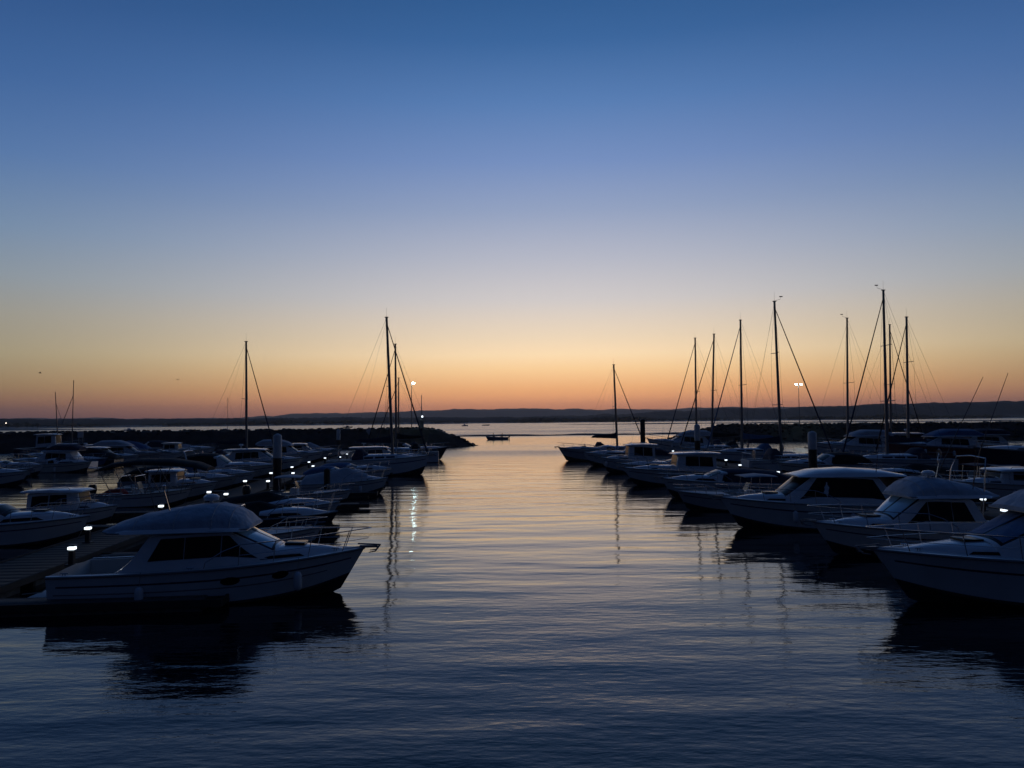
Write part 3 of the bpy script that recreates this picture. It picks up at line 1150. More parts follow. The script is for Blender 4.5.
            b.lathe([(.02, zd + 1.0), (.05, zd + 1.02), (.05, zd + 1.12), (.02, zd + 1.14)], (XX(.28), -.5, 0), 8)
            b.build('anchor_light', M['steel'], root)
            whip((XX(.2), .6, zd + .2), 1.6, root, (-.25, 0))
            b = MB()
            b.lathe([(.05, zd + .5), (.05, zd + .62), (.2, zd + .64), (.22, zd + .73), (.15, zd + .79), (.02, zd + .81)], (XX(.42), .25, 0), 12)
            b.build('radar_dome', M['white'], root)
        if kind in ('hardtop', 'fly', 'domed') and radar and kind == 'hardtop':
            b = MB()
            b.lathe([(.04, zt + .1), (.04, zt + .35), (.2, zt + .37), (.22, zt + .46), (.14, zt + .52), (.02, zt + .53)], (XX(.3), 0, 0), 12)
            b.build('radar_dome', M['white'], root)
        whip((XX(.24), hl.B * .3, zt + .08), rnd.uniform(1.3, 2.2), root, (-.12, 0))
        if canvas and kind in ('hardtop',) and rnd.random() < .5:
            cv = shell_on(hl, [(.01, .5, .86, .8), (.04, .9, .86, .74), (.2, 1.02 * hgt, .82, .68)], crown=.14)
            cv.mesh().build('cockpit_canopy', M[canvas], root)
    elif kind == 'express':
        tr = shell_on(hl, [(.44, .34, .74, .66), (.58, .36, .78, .66), (.72, .33, .76, .6), (.84, .2, .68, .5), (.94, .02, .45, .28)], crown=.15)
        t_ = tr.mesh().build('coachroof', M['white'], root)
        windows(tr, t_, X(.52), X(.76), 1, .6, .84, g, slant0=.15, slant1=-.25)
        b = MB()
        c = tr.S(X(.7), 0)
        b.box((c.x, 0, c.z + .03), (.5, .5, .05))
        b.build('hatch', g, t_)
        ws = shell_on(hl, sft([(.34, .86 * hgt, .8, .7), (.42, .95 * hgt, .8, .68), (.45, .93 * hgt, .8, .66), (.56, .3, .74, .58)]), crown=.13)
        w_ = ws.mesh().build('windscreen_frame', M['white'], root)
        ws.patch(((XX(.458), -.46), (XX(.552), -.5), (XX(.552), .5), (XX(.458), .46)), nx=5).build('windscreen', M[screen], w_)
        windows(ws, w_, XX(.36), XX(.46), 1, .58, .9, g, slant1=-.12)
        if canvas:
            cv = shell_on(hl, [(.0, .3, .88, .8), (.03, .62 * hgt, .88, .76), (.12, .98 * hgt, .86, .72), (.28 + dx, 1.12 * hgt, .84, .7), (.4 + dx, 1.06 * hgt, .83, .69), (.45 + dx, .95 * hgt, .8, .66)], crown=.2)
            cv.mesh().build('camper_canopy', M[canvas], root)
        if radar:
            p = arch(hl, .2, 1.28 * hgt, hl.B * .45, root, lean=-.5, r=.07)
            whip((p.x, .5, p.z), 1.5, root, (-.2, 0))
    elif kind == 'tent':
        tr = shell_on(hl, [(.42, .34, .74, .66), (.6, .36, .78, .66), (.76, .26, .74, .55), (.93, .02, .45, .28)], crown=.15)
        t_ = tr.mesh().build('coachroof', M['white'], root)
        windows(tr, t_, XX(.5), XX(.74), 1, .6, .84, g, slant1=-.2)
        cv = shell_on(hl, [(.0, .2, .95, .8), (.04, .5, .94, .62), (.22 + dx, 1.05 * hgt, .92, .4), (.4 + dx, 1.25 * hgt, .9, .26), (.52 + dx, .85 * hgt, .86, .42), (.64 + dx, .36, .8, .55)], crown=.2, pw=1.5)
        cv.mesh().build('boat_cover', M[canvas], root)
    elif kind == 'open':
        b = MB()
        b.box((X(.42), 0, .16 + .42), (.5, .7, .85), taper=.85)
        b.build('console', M['white'], root)
        b = MB()
        b.add([(X(.46), -.34, 1.0), (X(.46), .34, 1.0), (X(.43), .3, 1.38), (X(.43), -.3, 1.38),
               (X(.46) - .02, -.34, 1.0), (X(.46) - .02, .34, 1.0), (X(.43) - .02, .3, 1.38), (X(.43) - .02, -.3, 1.38)],
              [(0, 1, 2, 3), (7, 6, 5, 4), (0, 3, 7, 4), (1, 5, 6, 2), (3, 2, 6, 7), (0, 4, 5, 1)])
        b.build('windscreen', g, root)
        b = MB()
        b.box((X(.22), 0, .4), (.5, hl.B * .6, .42))
        b.build('seat', M['vinyl'], root)
        outboard(hl, root, 0, 1.15)
        b = MB()
        for s in (1, -1):
            for xf in (.3, .46):
                b.tube([(X(xf), s * hl.B * .36, hl.fs), (X(xf) - .1, s * hl.B * .34, hl.fs + 1.05)], .018, 6)
            b.tube([(X(.3) - .1, s * hl.B * .34, hl.fs + 1.05), (X(.46) - .1, s * hl.B * .34, hl.fs + 1.05)], .018, 6)
        for xf in (.3, .46):
            b.tube([(X(xf) - .1, hl.B * .34, hl.fs + 1.05), (X(xf) - .1, -hl.B * .34, hl.fs + 1.05)], .018, 6)
        b.build('canopy_frame', M['steel'], root)
        if canvas:
            tp = Shell([(X(.24), hl.fs + 1.02, hl.fs + 1.07, hl.B * .36, hl.B * .34), (X(.36), hl.fs + 1.05, hl.fs + 1.15, hl.B * .38, hl.B * .35), (X(.5), hl.fs + 1.02, hl.fs + 1.07, hl.B * .35, hl.B * .33)], crown=.05)
            tp.mesh().build('bimini_top', M[canvas], root)
    if not open_:
        swim_platform(hl, root)
    rail(hl, .5 if not open_ else .66, .55 if not open_ else .35, root)
    if L > 7:
        anchor(hl, root)
    for t, s in fenders:
        fender(hl, t, s, root, fcol)
    mooring(hl, root, .04, 1, -.9, .1)
    mooring(hl, root, .04, -1, -.9, .1)
    BOATS.append(root)
    return root, hl


def yacht(label, bow, Y, side, L=10.0, B=3.2, fs=1.0, fb=1.3, mast=13.0, hull='white', canvas='canvas_n', rz=None, genoa=True, windex=False, lean=0.0, boom=True, spreaders=1, stern_in=False, jibmat=None,
          mx=.07, hood=True, name='sailing_yacht', cat='sailing yacht', grp=None):
    sl = L_SL if side > 0 else R_SL
    if rz is None:
        rz = math.atan(-sl) + (0 if side > 0 else math.pi) + rnd.uniform(-.03, .03)
    hl = Hull(L, B, fs, fb, rake=.11, flare=.1, draft=.6, stern=.68, full=2.0, mid=.42)
    root = boat_base(name, label, cat, bow, Y, rz, hl, hull, 'stripe' if hull != 'navy' else None, .3, .45, grp)
    g = M['glass']
    X = lambda f: frac(hl, f)
    tr = shell_on(hl, [(.29, .42, .62, .56), (.33, .46, .64, .56), (.5, .42, .64, .54), (.66, .34, .62, .48), (.76, .2, .55, .4), (.84, .02, .42, .28)], crown=.14)
    t_ = tr.mesh().build('coachroof', M['white'], root)
    windows(tr, t_, X(.36), X(.66), 3, .62, .84, g, gap=.18, slant1=-.06)
    b = MB()
    c = tr.S(X(.7), 0)
    b.box((c.x, 0, c.z + .03), (.5, .5, .05))
    b.build('hatch', g, t_)
    mxx = mx * L
    zd = hl.sheer(.55) + .4
    top = Vector((mxx - lean, 0, mast))
    foot = Vector((mxx, 0, zd - .3))
    b = MB()
    b.tube([foot, foot.lerp(top, .5), top], .15 if mast > 11 else .11, 8, .1 if mast > 11 else .07)
    m_ = b.build('mast', M['alu'], root)
    b = MB()
    b.tube([top, top + Vector((0, 0, .9))], .008, 5)
    b.build('masthead_antenna', M['wire'], m_)
    b = MB()
    b.box((top.x, 0, top.z + .03), (.34, .1, .08))
    b.build('masthead_box', M['alu'], m_)
    if windex:
        b = MB()
        b.tube([top + Vector((0, 0, .05)), top + Vector((.55, 0, .22)), top + Vector((.6, 0, .42))], .014, 5)
        b.box((top.x + .62, 0, top.z + .46), (.3, .03, .09))
        b.build('wind_vane', M['wire'], m_)
    wires = []
    for k in range(spreaders):
        f = (k + 1) / (spreaders + 1) if spreaders > 1 else .5
        p = foot.lerp(top, f)
        w = B * (.38 if spreaders == 1 else .36 - .08 * k)
        b = MB()
        b.tube([p + Vector((-.15, w, .03)), p, p + Vector((-.15, -w, .03))], .032, 5)
        b.build('spreader', M['alu'], m_)
        wires.append((p, w))
    bowp = hl.P(.985, 1)
    def wire(nm, pts, r=.008):
        b = MB()
        b.tube(pts, r, 5)
        b.build(nm, M['wire'], root)
    for s in (1, -1):
        chain = hl.deck(.54, s * .93)
        pts = [top - Vector((0, 0, .1))] + [p + Vector((-.15, s * w, .03)) for p, w in reversed(wires)] + [chain]
        wire('shroud', pts, .009)
        wire('lower_shroud', [wires[0][0] - Vector((0, 0, .1)), hl.deck(.5, s * .93)])
    stern = hl.deck(.01, 0)
    wire('backstay', [top, stern], .009)
    fs_top = foot.lerp(top, .96)
    fs_bot = Vector((bowp.x - .1, 0, bowp.z + .15))
    if genoa:
        b = MB()
        n = 8
        pts = [fs_bot.lerp(fs_top, i / n) for i in range(n + 1)]
        vs_r = [.075 * (1 - .55 * i / n) for i in range(n + 1)]
        for i in range(n):
            b.tube([pts[i], pts[i + 1]], vs_r[i], 7, vs_r[i + 1], caps=i in (0, n - 1))
        b.build('furled_jib', M[jibmat or canvas], root)
        b = MB()
        b.lathe([(.02, 0), (.13, .02), (.13, .05), (.08, .09), (.13, .13), (.13, .16), (.02, .18)], tuple(fs_bot - Vector((0, 0, .1))), 10)
        b.build('furling_drum', M['steel'], root)
    else:
        wire('forestay', [fs_bot, fs_top], .009)
    if boom:
        g0 = foot + Vector((-.12, 0, 1.25))
        g1 = g0 + Vector((-.36 * L, 0, .12))
        b = MB()
        b.tube([g0, g1], .07, 8, .055)
        bo = b.build('boom', M['alu'], root)
        sc = Shell([(g1.x + .1, g1.z + .04, g1.z + .16, .06, .04), (g1.x + .6, g1.z + .02, g1.z + .3, .1, .06), ((g0.x + g1.x) / 2, g0.z + .04, g0.z + .42, .13, .07), (g0.x - .2, g0.z + .02, g0.z + .62, .14, .07), (g0.x + .16, g0.z + .1, g0.z + .95, .12, .08)], crown=.1)
        sc.mesh().build('sail_cover', M[canvas], root)
        wire('topping_lift', [g1, foot.lerp(top, .98)], .005)
    if hood:
        sh = shell_on(hl, [(.24, .42, .7, .6), (.28, .98, .68, .52), (.33, .96, .66, .5), (.4, .42, .6, .5)], crown=.24)
        s_ = sh.mesh().build('sprayhood', M[canvas], root)
    b = MB()
    w = B * .3
    b.lathe([(.02, -.01), (.42, -.01), (.43, 0), (.42, .01), (.02, .01)], (0, 0, 0), 16, 'x')
    b.v = [(x + X(.1), y, z + fs + .45) for x, y, z in b.v]
    b.tube([(X(.12), 0, fs - .3), (X(.1), 0, fs + .45)], .06, 7)
    b.build('steering_wheel', M['steel'], root)
    rail(hl, .86, .6, root, ext=.1, n=4, name='pulpit')
    b = MB()
    for s in (1, -1):
        posts = []
        for t in (.02, .2, .36, .52, .68, .84):
            p = hl.P(t, 1, s)
            q = Vector((p.x, p.y * .96, p.z + .6))
            b.tube([Vector((p.x, p.y * .96, p.z)), q], .012, 5)
            posts.append(q)
        b.tube(posts, .006, 5)
        b.tube([q - Vector((0, 0, .3)) for q in posts], .006, 5)
    b.tube([Vector((hl.P(0.02, 1).x, hl.P(0.02, 1).y * .96 * s, hl.P(.02, 1).z + .6)) for s in (1, -1)], .014, 5)
    b.build('guard_rail', M['steel'], root)
    fender(hl, .4, 1, root, 'fender_b')
    fender(hl, .4, -1, root, 'fender_b')
    fender(hl, .6, -1, root, 'fender_b')
    anchor(hl, root)
    mooring(hl, root, .95, 1, .6, 1.2)
    BOATS.append(root)
    return root, hl


def cruise(label, bow, Y, side, **k):
    return cruiser(label, bow, yadj(bow, Y), side, **k)


def sail(label, mast_px, top_px, top_py, Y, side, L, **k):
    mx = k.get('mx', .07)
    Y = yadj(mast_px, Y)
    x = at(mast_px, 440, Y).x
    bx = x + side * L * (.5 - mx)
    t = at(top_px, top_py, Y)
    x0 = at(512, 440, Y).x
    bow = 512 + (bx - x0) / (at(513, 440, Y).x - x0)
    return yacht(label, bow, Y, side, L=L, mast=t.z, lean=-side * (t.x - x), **k)


# --- channel side of the near walkway, bows to the channel
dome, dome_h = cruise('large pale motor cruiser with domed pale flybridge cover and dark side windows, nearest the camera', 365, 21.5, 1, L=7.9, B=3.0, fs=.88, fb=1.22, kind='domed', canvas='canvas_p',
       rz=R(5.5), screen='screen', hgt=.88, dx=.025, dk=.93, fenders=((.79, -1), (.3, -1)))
for t_, w_ in ((.58, .5), (.74, .42)):                             # portlights in the topsides
    for sg in (1, -1):
        b = MB()
        pts = []
        for k in range(14):
            an = k * 2 * math.pi / 14
            p = dome_h.P(t_ + math.cos(an) * w_ / 2 / dome_h.L, .62 + .11 * math.sin(an), sg)
            pts += [p + Vector((0, sg * .012, 0)), p - Vector((0, sg * .02, 0))]
        b.add(pts, [tuple(range(0, 28, 2))[::1 if sg < 0 else -1]] + [(2 * k, 2 * k + 1, (2 * k + 3) % 28, (2 * k + 2) % 28) for k in range(14)])
        b.build('portlight', M['glass'], dome)
band(dome_h, .44, .47, .009, .02, .9).build('knuckle_line', M['rubrail'], dome)
cruise('small open boat with steel canopy frame moored just beyond the domed cruiser', 322, 28.3, 1, L=5.4, B=2.1, fs=.6, fb=.85, kind='open', canvas=None, cat='open boat', name='open_motorboat', fenders=())
cruise('small navy boat under black cover beside the open boat with canopy frame', 338, 33.5, 1, L=5.6, B=2.2, fs=.6, fb=.8, kind='tent', hull='navy', canvas='canvas_k', hgt=.55, stripe=None, cat='covered boat', name='covered_motorboat', fenders=())
cruise('small white boat under low black cover in front of short dark pile', 340, 37, 1, L=5.8, B=2.3, fs=.62, fb=.85, kind='tent', canvas='canvas_k', hgt=.6, cat='covered boat', name='covered_motorboat', fenders=())
cruise('white open boat with pale bimini behind the low black covered boat', 352, 43.5, 1, L=5.6, B=2.2, fs=.6, fb=.85, kind='open', canvas='canvas_w', cat='open boat', name='open_motorboat', fenders=())
cruise('white cabin cruiser under a pale tent cover with its bow at the channel edge', 388, 50, 1, L=5.6, B=2.4, fs=.75, fb=1.05, kind='tent', canvas='canvas_w', hgt=.72, dx=.12, cat='cabin cruiser', name='cabin_cruiser')
cruise('small grey sports boat tucked behind the tent covered cruiser', 371, 57.5, 1, L=5.0, B=2.1, fs=.7, fb=.95, kind='express', hull='grey', canvas='canvas_b', hgt=.6, radar=False, cat='sports boat', name='sports_boat')
cruise('low white sports cruiser between the small grey sports boat and the raked mast yacht', 393, 61.3, 1, L=6.2, B=2.4, fs=.75, fb=1.0, kind='express', canvas='canvas_b', hgt=.62, cat='sports cruiser', name='sports_cruiser', radar=False)
sail('white yacht with slightly raked tall mast, bow nearest the channel on the dome cruiser side', 393, 387, 318, 67, 1, 9.0, mx=.13, B=3.1, fs=1.35, fb=1.75, canvas='canvas_n', spreaders=1)
cruise('white hardtop cruiser showing over the deck of the raked mast yacht', 424, 75, 1, L=8.5, B=3.0, fs=1.0, fb=1.5, kind='hardtop', hgt=1.0)
sail('white yacht with second tall mast right behind the raked mast', 396, 395, 344, 86, -1, 8.6, rz=R(184.7), B=3.3, fs=1.2, fb=1.6, canvas='canvas_k', genoa=True)
cruise('dark hulled sports cruiser with anchor and bow rail farthest out toward the channel', 448, 93, 1, L=9.5, B=3.0, fs=1.0, fb=1.6, kind='express', hull='navy', stripe=None, canvas='canvas_k', cat='sports cruiser', name='sports_cruiser')
sail('small yacht with short mast behind the two tall masts near the breakwater tip', 398, 398.5, 378, 99, -1, 8.0, rz=R(184.7), B=2.7, canvas='canvas_n')

# --- shore side of the near walkway, bows to the walkway
cruise('small white windscreen boat in the corner behind the first dock lamps', 92, 30.2, 1, L=6.4, B=2.4, fs=.8, fb=1.05, kind='express', canvas=None, hgt=.75, radar=False, cat='sports boat', name='sports_boat', fenders=())
cruise('white cabin boat with long dark window band behind the small windscreen boat', 119, 35.2, 1, L=5.3, B=2.4, fs=.7, fb=.9, kind='pilot', hgt=.82, dk=1.45, cat='cabin boat', name='cabin_boat', dx=.1)
ob, ob_h = cruise('open fishing boat with red folded cover under a huge black awning on slanting poles', 192, 43.2, 1, L=5.2, B=2.2, fs=.7, fb=.95, kind='open', canvas=None, cat='open boat', name='open_motorboat', fenders=())
cv = Shell([(-2.3, .62, .8, .55, .5), (-2.0, .6, .98, .62, .5), (-1.3, .6, 1.0, .62, .48), (-1.1, .62, .82, .5, .4)], crown=.12)
cv.mesh().build('folded_cover', M['canvas_r'], ob)
cv = Shell([(-2.5, 2.05, 2.2, 1.0, .9), (-1.6, 2.3, 2.55, 1.15, 1.0), (-.2, 2.42, 2.75, 1.2, 1.05), (1.6, 2.35, 2.72, 1.2, 1.05), (3.0, 2.22, 2.5, 1.1, .95), (3.7, 2.0, 2.2, .95, .8)], crown=.2)
cv.mesh().build('awning', M['canvas_k'], ob)
for sg in (1, -1):
    for xa, xb in ((-2.3, -1.5), (-1.0, .2), (.3, 1.2), (1.2, .3), (2.6, 2.3)):
        b = MB()
        b.tube([(xb, sg * .95, .75), (xa, sg * 1.0, 2.36)], .022, 6)
        b.build('awning_pole', M['galv'], ob)
cruise('white pilothouse boat with small raked screen just behind the huge black awning', 218, 47, 1, L=5.8, B=2.6, fs=.8, fb=1.05, kind='pilot', hgt=.85, cat='pilothouse boat', name='pilothouse_boat')
cruise('grey cruiser with black camper canopy between the pilothouse and bright windscreen boats', 238, 51.2, 1, L=7.6, B=2.7, fs=.85, fb=1.1, kind='express', canvas='canvas_k', hgt=.9, radar=False, cat='canopied cruiser', name='canopied_cruiser', hull='grey')
cruise('white sports boat with bright windscreen frame beside the walkway behind the awning', 257, 55.4, 1, L=7.4, B=2.6, fs=.85, fb=1.1, kind='express', canvas='canvas_b', hgt=.95, radar=False, cat='sports boat', name='sports_boat')
cruise('tall grey canopied cruiser just behind the thick pale capped pile', 278, 62, 1, L=8.6, B=3.0, fs=1.0, fb=1.3, kind='express', canvas='canvas_k', hgt=1.1, hull='cream', cat='canopied cruiser', name='canopied_cruiser')
cruise('white hardtop cruiser with dark windows to the channel side of the thick pile', 304, 71.5, 1, L=8.6, B=3.0, fs=1.0, fb=1.35, kind='hardtop', canvas=None, hgt=1.0)
sail('yacht with a lone tall mast and thin furled jib on the shore side', 247.5, 247, 342, 76, 1, 8.6, mx=.12, B=2.9, canvas='canvas_n')
cruise('pale flybridge cruiser far down the shore side under the breakwater', 324, 84.5, 1, L=8.5, B=3.0, fs=1.0, fb=1.4, kind='fly', canvas='canvas_w')
cruise('small grey hardtop cruiser at the far end of the shore side row', 333, 91, 1, L=7.6, B=2.7, fs=.9, fb=1.3, kind='hardtop', hull='grey', canvas=None, radar=False)
cruise('small pale tent covered boat last on the shore side near the breakwater', 342, 97, 1, L=7.0, B=2.6, fs=.8, fb=1.2, kind='tent', canvas='canvas_w', cat='covered boat', name='covered_motorboat')

# --- far walkway under the long breakwater
FAR = [
    ('canopied white sports boat at the frame edge on the far walkway', 30, 56, 'express', 'white', 'canvas_b', 7.5),
    ('grey open boat with pale bimini in front of the far walkway', 34, 61, 'open', 'grey', 'canvas_w', 6.0),
    ('low white sports cruiser with open cockpit on the far walkway', 45, 66, 'express', 'white', None, 6.4),
    ('low cream sports cruiser with open cockpit beside the lamp pairs on the far walkway', 92, 71, 'express', 'cream', None, 6.0),
    ('blue hulled boat under black cover on the far walkway', 108, 76, 'tent', 'blue', 'canvas_k', 7.0),
    ('white hardtop cruiser with black cockpit canopy mid way along the far walkway', 140, 81, 'hardtop', 'white', 'canvas_k', 8.5),
    ('grey flybridge cruiser with pale cover near the dark breakwater', 163, 87, 'fly', 'grey', 'canvas_w', 9.0),
    ('low white sports cruiser with navy canopy beyond the huge black awning', 184, 93, 'express', 'white', 'canvas_n', 5.6),
    ('small cream pilothouse boat below the two stacked far lamps', 200, 99, 'pilot', 'cream', 'canvas_n', 7.0),
    ('white tent covered boat last in the far row beside the lone mast', 216, 106, 'tent', 'white', 'canvas_w', 7.5),
]
for lab, bow, Y, kd, hu, cv_, l in FAR:
    nm, ct = {'express': ('sports_cruiser', 'sports cruiser'), 'open': ('open_motorboat', 'open boat'), 'hardtop': ('motor_cruiser', 'motor cruiser'), 'pilot': ('pilothouse_boat', 'pilothouse boat'),
              'tent': ('covered_motorboat', 'covered boat'), 'fly': ('flybridge_cruiser', 'flybridge cruiser')}[kd]
    cruise(lab, bow, Y, 1, L=l, B=min(3.0, l * .36), fs=.5 + l * .05, fb=.6 + l * .075, kind=kd, hull=hu, canvas=cv_, cat=ct, name=nm, fenders=((.5, 1), (.5, -1)), radar=kd == 'hardtop', hgt=.6 if kd in ('express', 'tent') else 1.0)
cruise('navy hulled motor boat with pale coachroof on the breakwater side of the far walkway', 22, 82, -1, L=8.0, B=2.9, fs=.9, fb=1.3, kind='hardtop', hull='navy', stripe=None, canvas=None, radar=False, rz=R(184.7))
cruise('white sports cruiser stern-on between far walkway and breakwater', 78, 95, -1, L=8.0, B=2.8, fs=.9, fb=1.3, kind='express', canvas='canvas_b', radar=False, cat='sports cruiser', name='sports_cruiser', rz=R(184.7))

for lab, bow, Y, kd, hu, cv_ in (('grey hardtop cruiser showing its stern behind the far walkway lamps', 60, 88, 'hardtop', 'grey', None), ('white tent covered boat close under the breakwater near the two-masted boat', 96, 103, 'tent', 'white', 'canvas_b'),
                                 ('cream sports cruiser close under the breakwater beyond the far lamps', 122, 110, 'express', 'cream', 'canvas_n'), ('navy tent covered boat close under the breakwater', 44, 76, 'tent', 'navy', 'canvas_k'),
                                 ('white flybridge cruiser behind the far walkway at the frame edge', 12, 71, 'fly', 'white', 'canvas_n')):
    cruise(lab, bow, Y, -1, L=8.0, B=2.8, fs=.9, fb=1.3, kind=kd, hull=hu, canvas=cv_, radar=False, rz=R(184.7), fenders=((.5, -1),),
           cat={'tent': 'covered boat', 'express': 'sports cruiser'}.get(kd, 'motor cruiser'), name={'tent': 'covered_motorboat', 'express': 'sports_cruiser'}.get(kd, 'motor_cruiser'))

# two-masted working boat whose masts lean apart against the sky
tr_, tr_h = cruise('dark fishing boat with two bare masts and slanting poles rising above the breakwater', 84, 104, 1, L=9.5, B=3.3, fs=1.2, fb=1.9, kind='pilot', hull='navy', stripe=None, hgt=1.75, cat='fishing boat', name='fishing_boat', fenders=())
TY = tr_.location.y
def loc_x(px, Y, root):
    return at(px, 440, Y).x - root.location.x
for bx, tx, ty in ((58, 55.2, 392), (71, 72.6, 380)):
    t = at(tx, ty, TY)
    b = MB()
    b.tube([(loc_x(bx, TY, tr_), 0, 1.2), (t.x - tr_.location.x, 0, t.z)], .09, 7, .05)
    b.build('mast', M['alu'], tr_)
p0, p1 = at(72, 396, TY), at(61.5, 424, TY)
b = MB()
b.tube([(p0.x - tr_.location.x, 0, p0.z), (p1.x - tr_.location.x, 0, p1.z)], .045, 6)
b.build('derrick_pole', M['alu'], tr_)
p0, p1 = at(56, 404, TY), at(61, 420, TY)
b = MB()
b.tube([(p0.x - tr_.location.x, 0, p0.z), (p1.x - tr_.location.x, 0, p1.z)], .03, 6)
b.build('derrick_pole', M['alu'], tr_)

# --- channel side of the white cruiser walkway, bows to the channel
cruise('large white cruiser cut by the frame edge with raked blue screen cover', 868, 20.1, -1, L=10.6, B=3.4, fs=1.1, fb=1.38, kind='domed', canvas='canvas_p', screen='canvas_b', hgt=1.05, dx=.045, fenders=((.62, 1),))
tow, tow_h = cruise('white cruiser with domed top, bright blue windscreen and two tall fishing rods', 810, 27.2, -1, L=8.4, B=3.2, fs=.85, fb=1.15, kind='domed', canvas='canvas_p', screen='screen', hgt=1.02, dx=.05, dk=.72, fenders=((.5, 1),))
cruise('big white cruiser with a wrap of black windows under a smooth hardtop', 718, 34, -1, L=9.2, B=3.3, fs=1.0, fb=1.34, kind='hardtop', canvas='canvas_n', hgt=1.12, dx=.06, radar=False, wband=True)
cruise('small grey open boat with white canopy beside the black windowed cruiser', 676, 40.6, -1, L=6.6, B=2.4, fs=.7, fb=1.0, kind='open', hull='grey', canvas='canvas_w', cat='open boat', name='open_motorboat', fenders=())
cruise('low white sports cruiser under a navy camper canopy beside the small grey open boat', 660, 47.2, -1, L=7.8, B=2.9, fs=.85, fb=1.2, kind='express', canvas='canvas_n', hgt=.72, cat='sports cruiser', name='sports_cruiser', dx=.1, radar=False)
cruise('white pilothouse cruiser with flat roof beside the low navy canopied one', 622, 56, -1, L=9.6, B=3.1, fs=.95, fb=1.3, kind='pilot', hgt=1.12, cat='pilothouse boat', name='pilothouse_boat')
cruise('low white sports boat between the flat roofed and round windowed pilothouses', 619, 63, -1, L=8.0, B=2.7, fs=.85, fb=1.2, kind='express', canvas=None, hgt=.62, radar=False, cat='sports boat', name='sports_boat')
cruise('white pilothouse boat with pale fender hanging at the bow', 599, 69.5, -1, L=8.0, B=3.0, fs=1.0, fb=1.4, kind='pilot', hgt=1.25, cat='pilothouse boat', name='pilothouse_boat', dx=.08, fenders=((.93, 1), (.5, 1)))
cruise('white sports cruiser with navy canopy behind the fendered pilothouse', 583, 79.5, -1, L=9.0, B=3.0, fs=1.0, fb=1.45, kind='express', canvas='canvas_n', hgt=.8, cat='sports cruiser', name='sports_cruiser', radar=False)
cruise('grey hulled cruiser with anchor and low open screen last along the channel', 558, 89.5, -1, L=10.0, B=3.0, fs=1.0, fb=1.6, kind='express', hull='grey', canvas=None, hgt=.7, cat='sports cruiser', name='sports_cruiser')
cruise('white flybridge cruiser with high bow by the tip of the far breakwater', 647, 101, -1, L=9.5, B=3.3, fs=1.3, fb=2.3, kind='fly', canvas='canvas_w', cat='flybridge cruiser', name='flybridge_cruiser')
sail('small yacht with shortest mast alone at the far end of the white cruiser row', 617, 613.5, 365, 97, 1, 8.6, rz=R(2.6), B=2.9, canvas='canvas_n')

# outriggers and tower on the domed cruiser
for (bx, by, tx, ty, s) in ((939, 471, 983, 377, -1), (977, 459, 1008, 373, 1)):
    Yb = tow.location.y
    a0, a1 = at(bx, by, Yb), at(tx, ty, Yb)
    ca, sa = math.cos(-tow.rotation_euler.z), math.sin(-tow.rotation_euler.z)
    def tl(p, s=s):
        q = p - tow.location
        return Vector((q.x * ca - q.y * sa, q.x * sa + q.y * ca, q.z))
    b = MB()
    b.tube([tl(a0), tl(a0.lerp(a1, .5)), tl(a1)], .018, 6, .008)
    b.build('fishing_rod', M['wire'], tow)
arch(tow_h, .36, 2.4, 1.0, tow, lean=-.35, mat='steel', name='tower_frame', r=.022)

# --- masts on the other side of that walkway
sail('yacht with first tall mast behind the white cruiser row, furled jib sloping to the channel', 697, 695.5, 338, 105, -1, 10.0, rz=R(182.6), B=3.2, canvas='canvas_n')
sail('yacht with second tall mast past the channel, between the first and the slim third', 712, 714.5, 334, 98.5, -1, 9.6, rz=R(182.6), B=3.1, canvas='canvas_k')
sail('yacht with slim third mast and one spreader behind the white cruiser row', 742.5, 741, 320, 88, -1, 9.6, rz=R(182.6), B=3.1, canvas='canvas_b')
sail('large yacht with wind vane and thick furled jib sloping away from the channel', 780, 773.5, 302, 73, 1, 8.4, windex=True, mx=-.1, rz=R(2.6), B=3.3, canvas='canvas_n', spreaders=2)
cruise('large cruiser under a long black canopy between the lit lamps and the thick capped pile', 776, 66, -1, L=7.6, B=3.0, fs=.85, fb=1.1, kind='express', canvas='canvas_k', hgt=.9, radar=False, rz=R(182.6), cat='canopied cruiser', name='canopied_cruiser')
cruise('small navy boat under black cover behind the black windowed cruiser', 860, 55.5, -1, L=6.4, B=2.4, fs=.75, fb=1.0, kind='tent', hull='navy', stripe=None, canvas='canvas_k', hgt=.6, cat='covered boat', name='covered_motorboat')
cruise('white cruiser with long flat roof behind the rods, cut by the frame edge', 948, 44.5, -1, L=9.0, B=3.1, fs=.9, fb=1.2, kind='pilot', hgt=.75, cat='pilothouse boat', name='pilothouse_boat', dx=.12)
cruise('small white open boat with navy bimini beside the walkway behind the rods', 918, 49.5, -1, L=6.0, B=2.3, fs=.7, fb=.95, kind='open', canvas='canvas_n', cat='open boat', name='open_motorboat', fenders=())

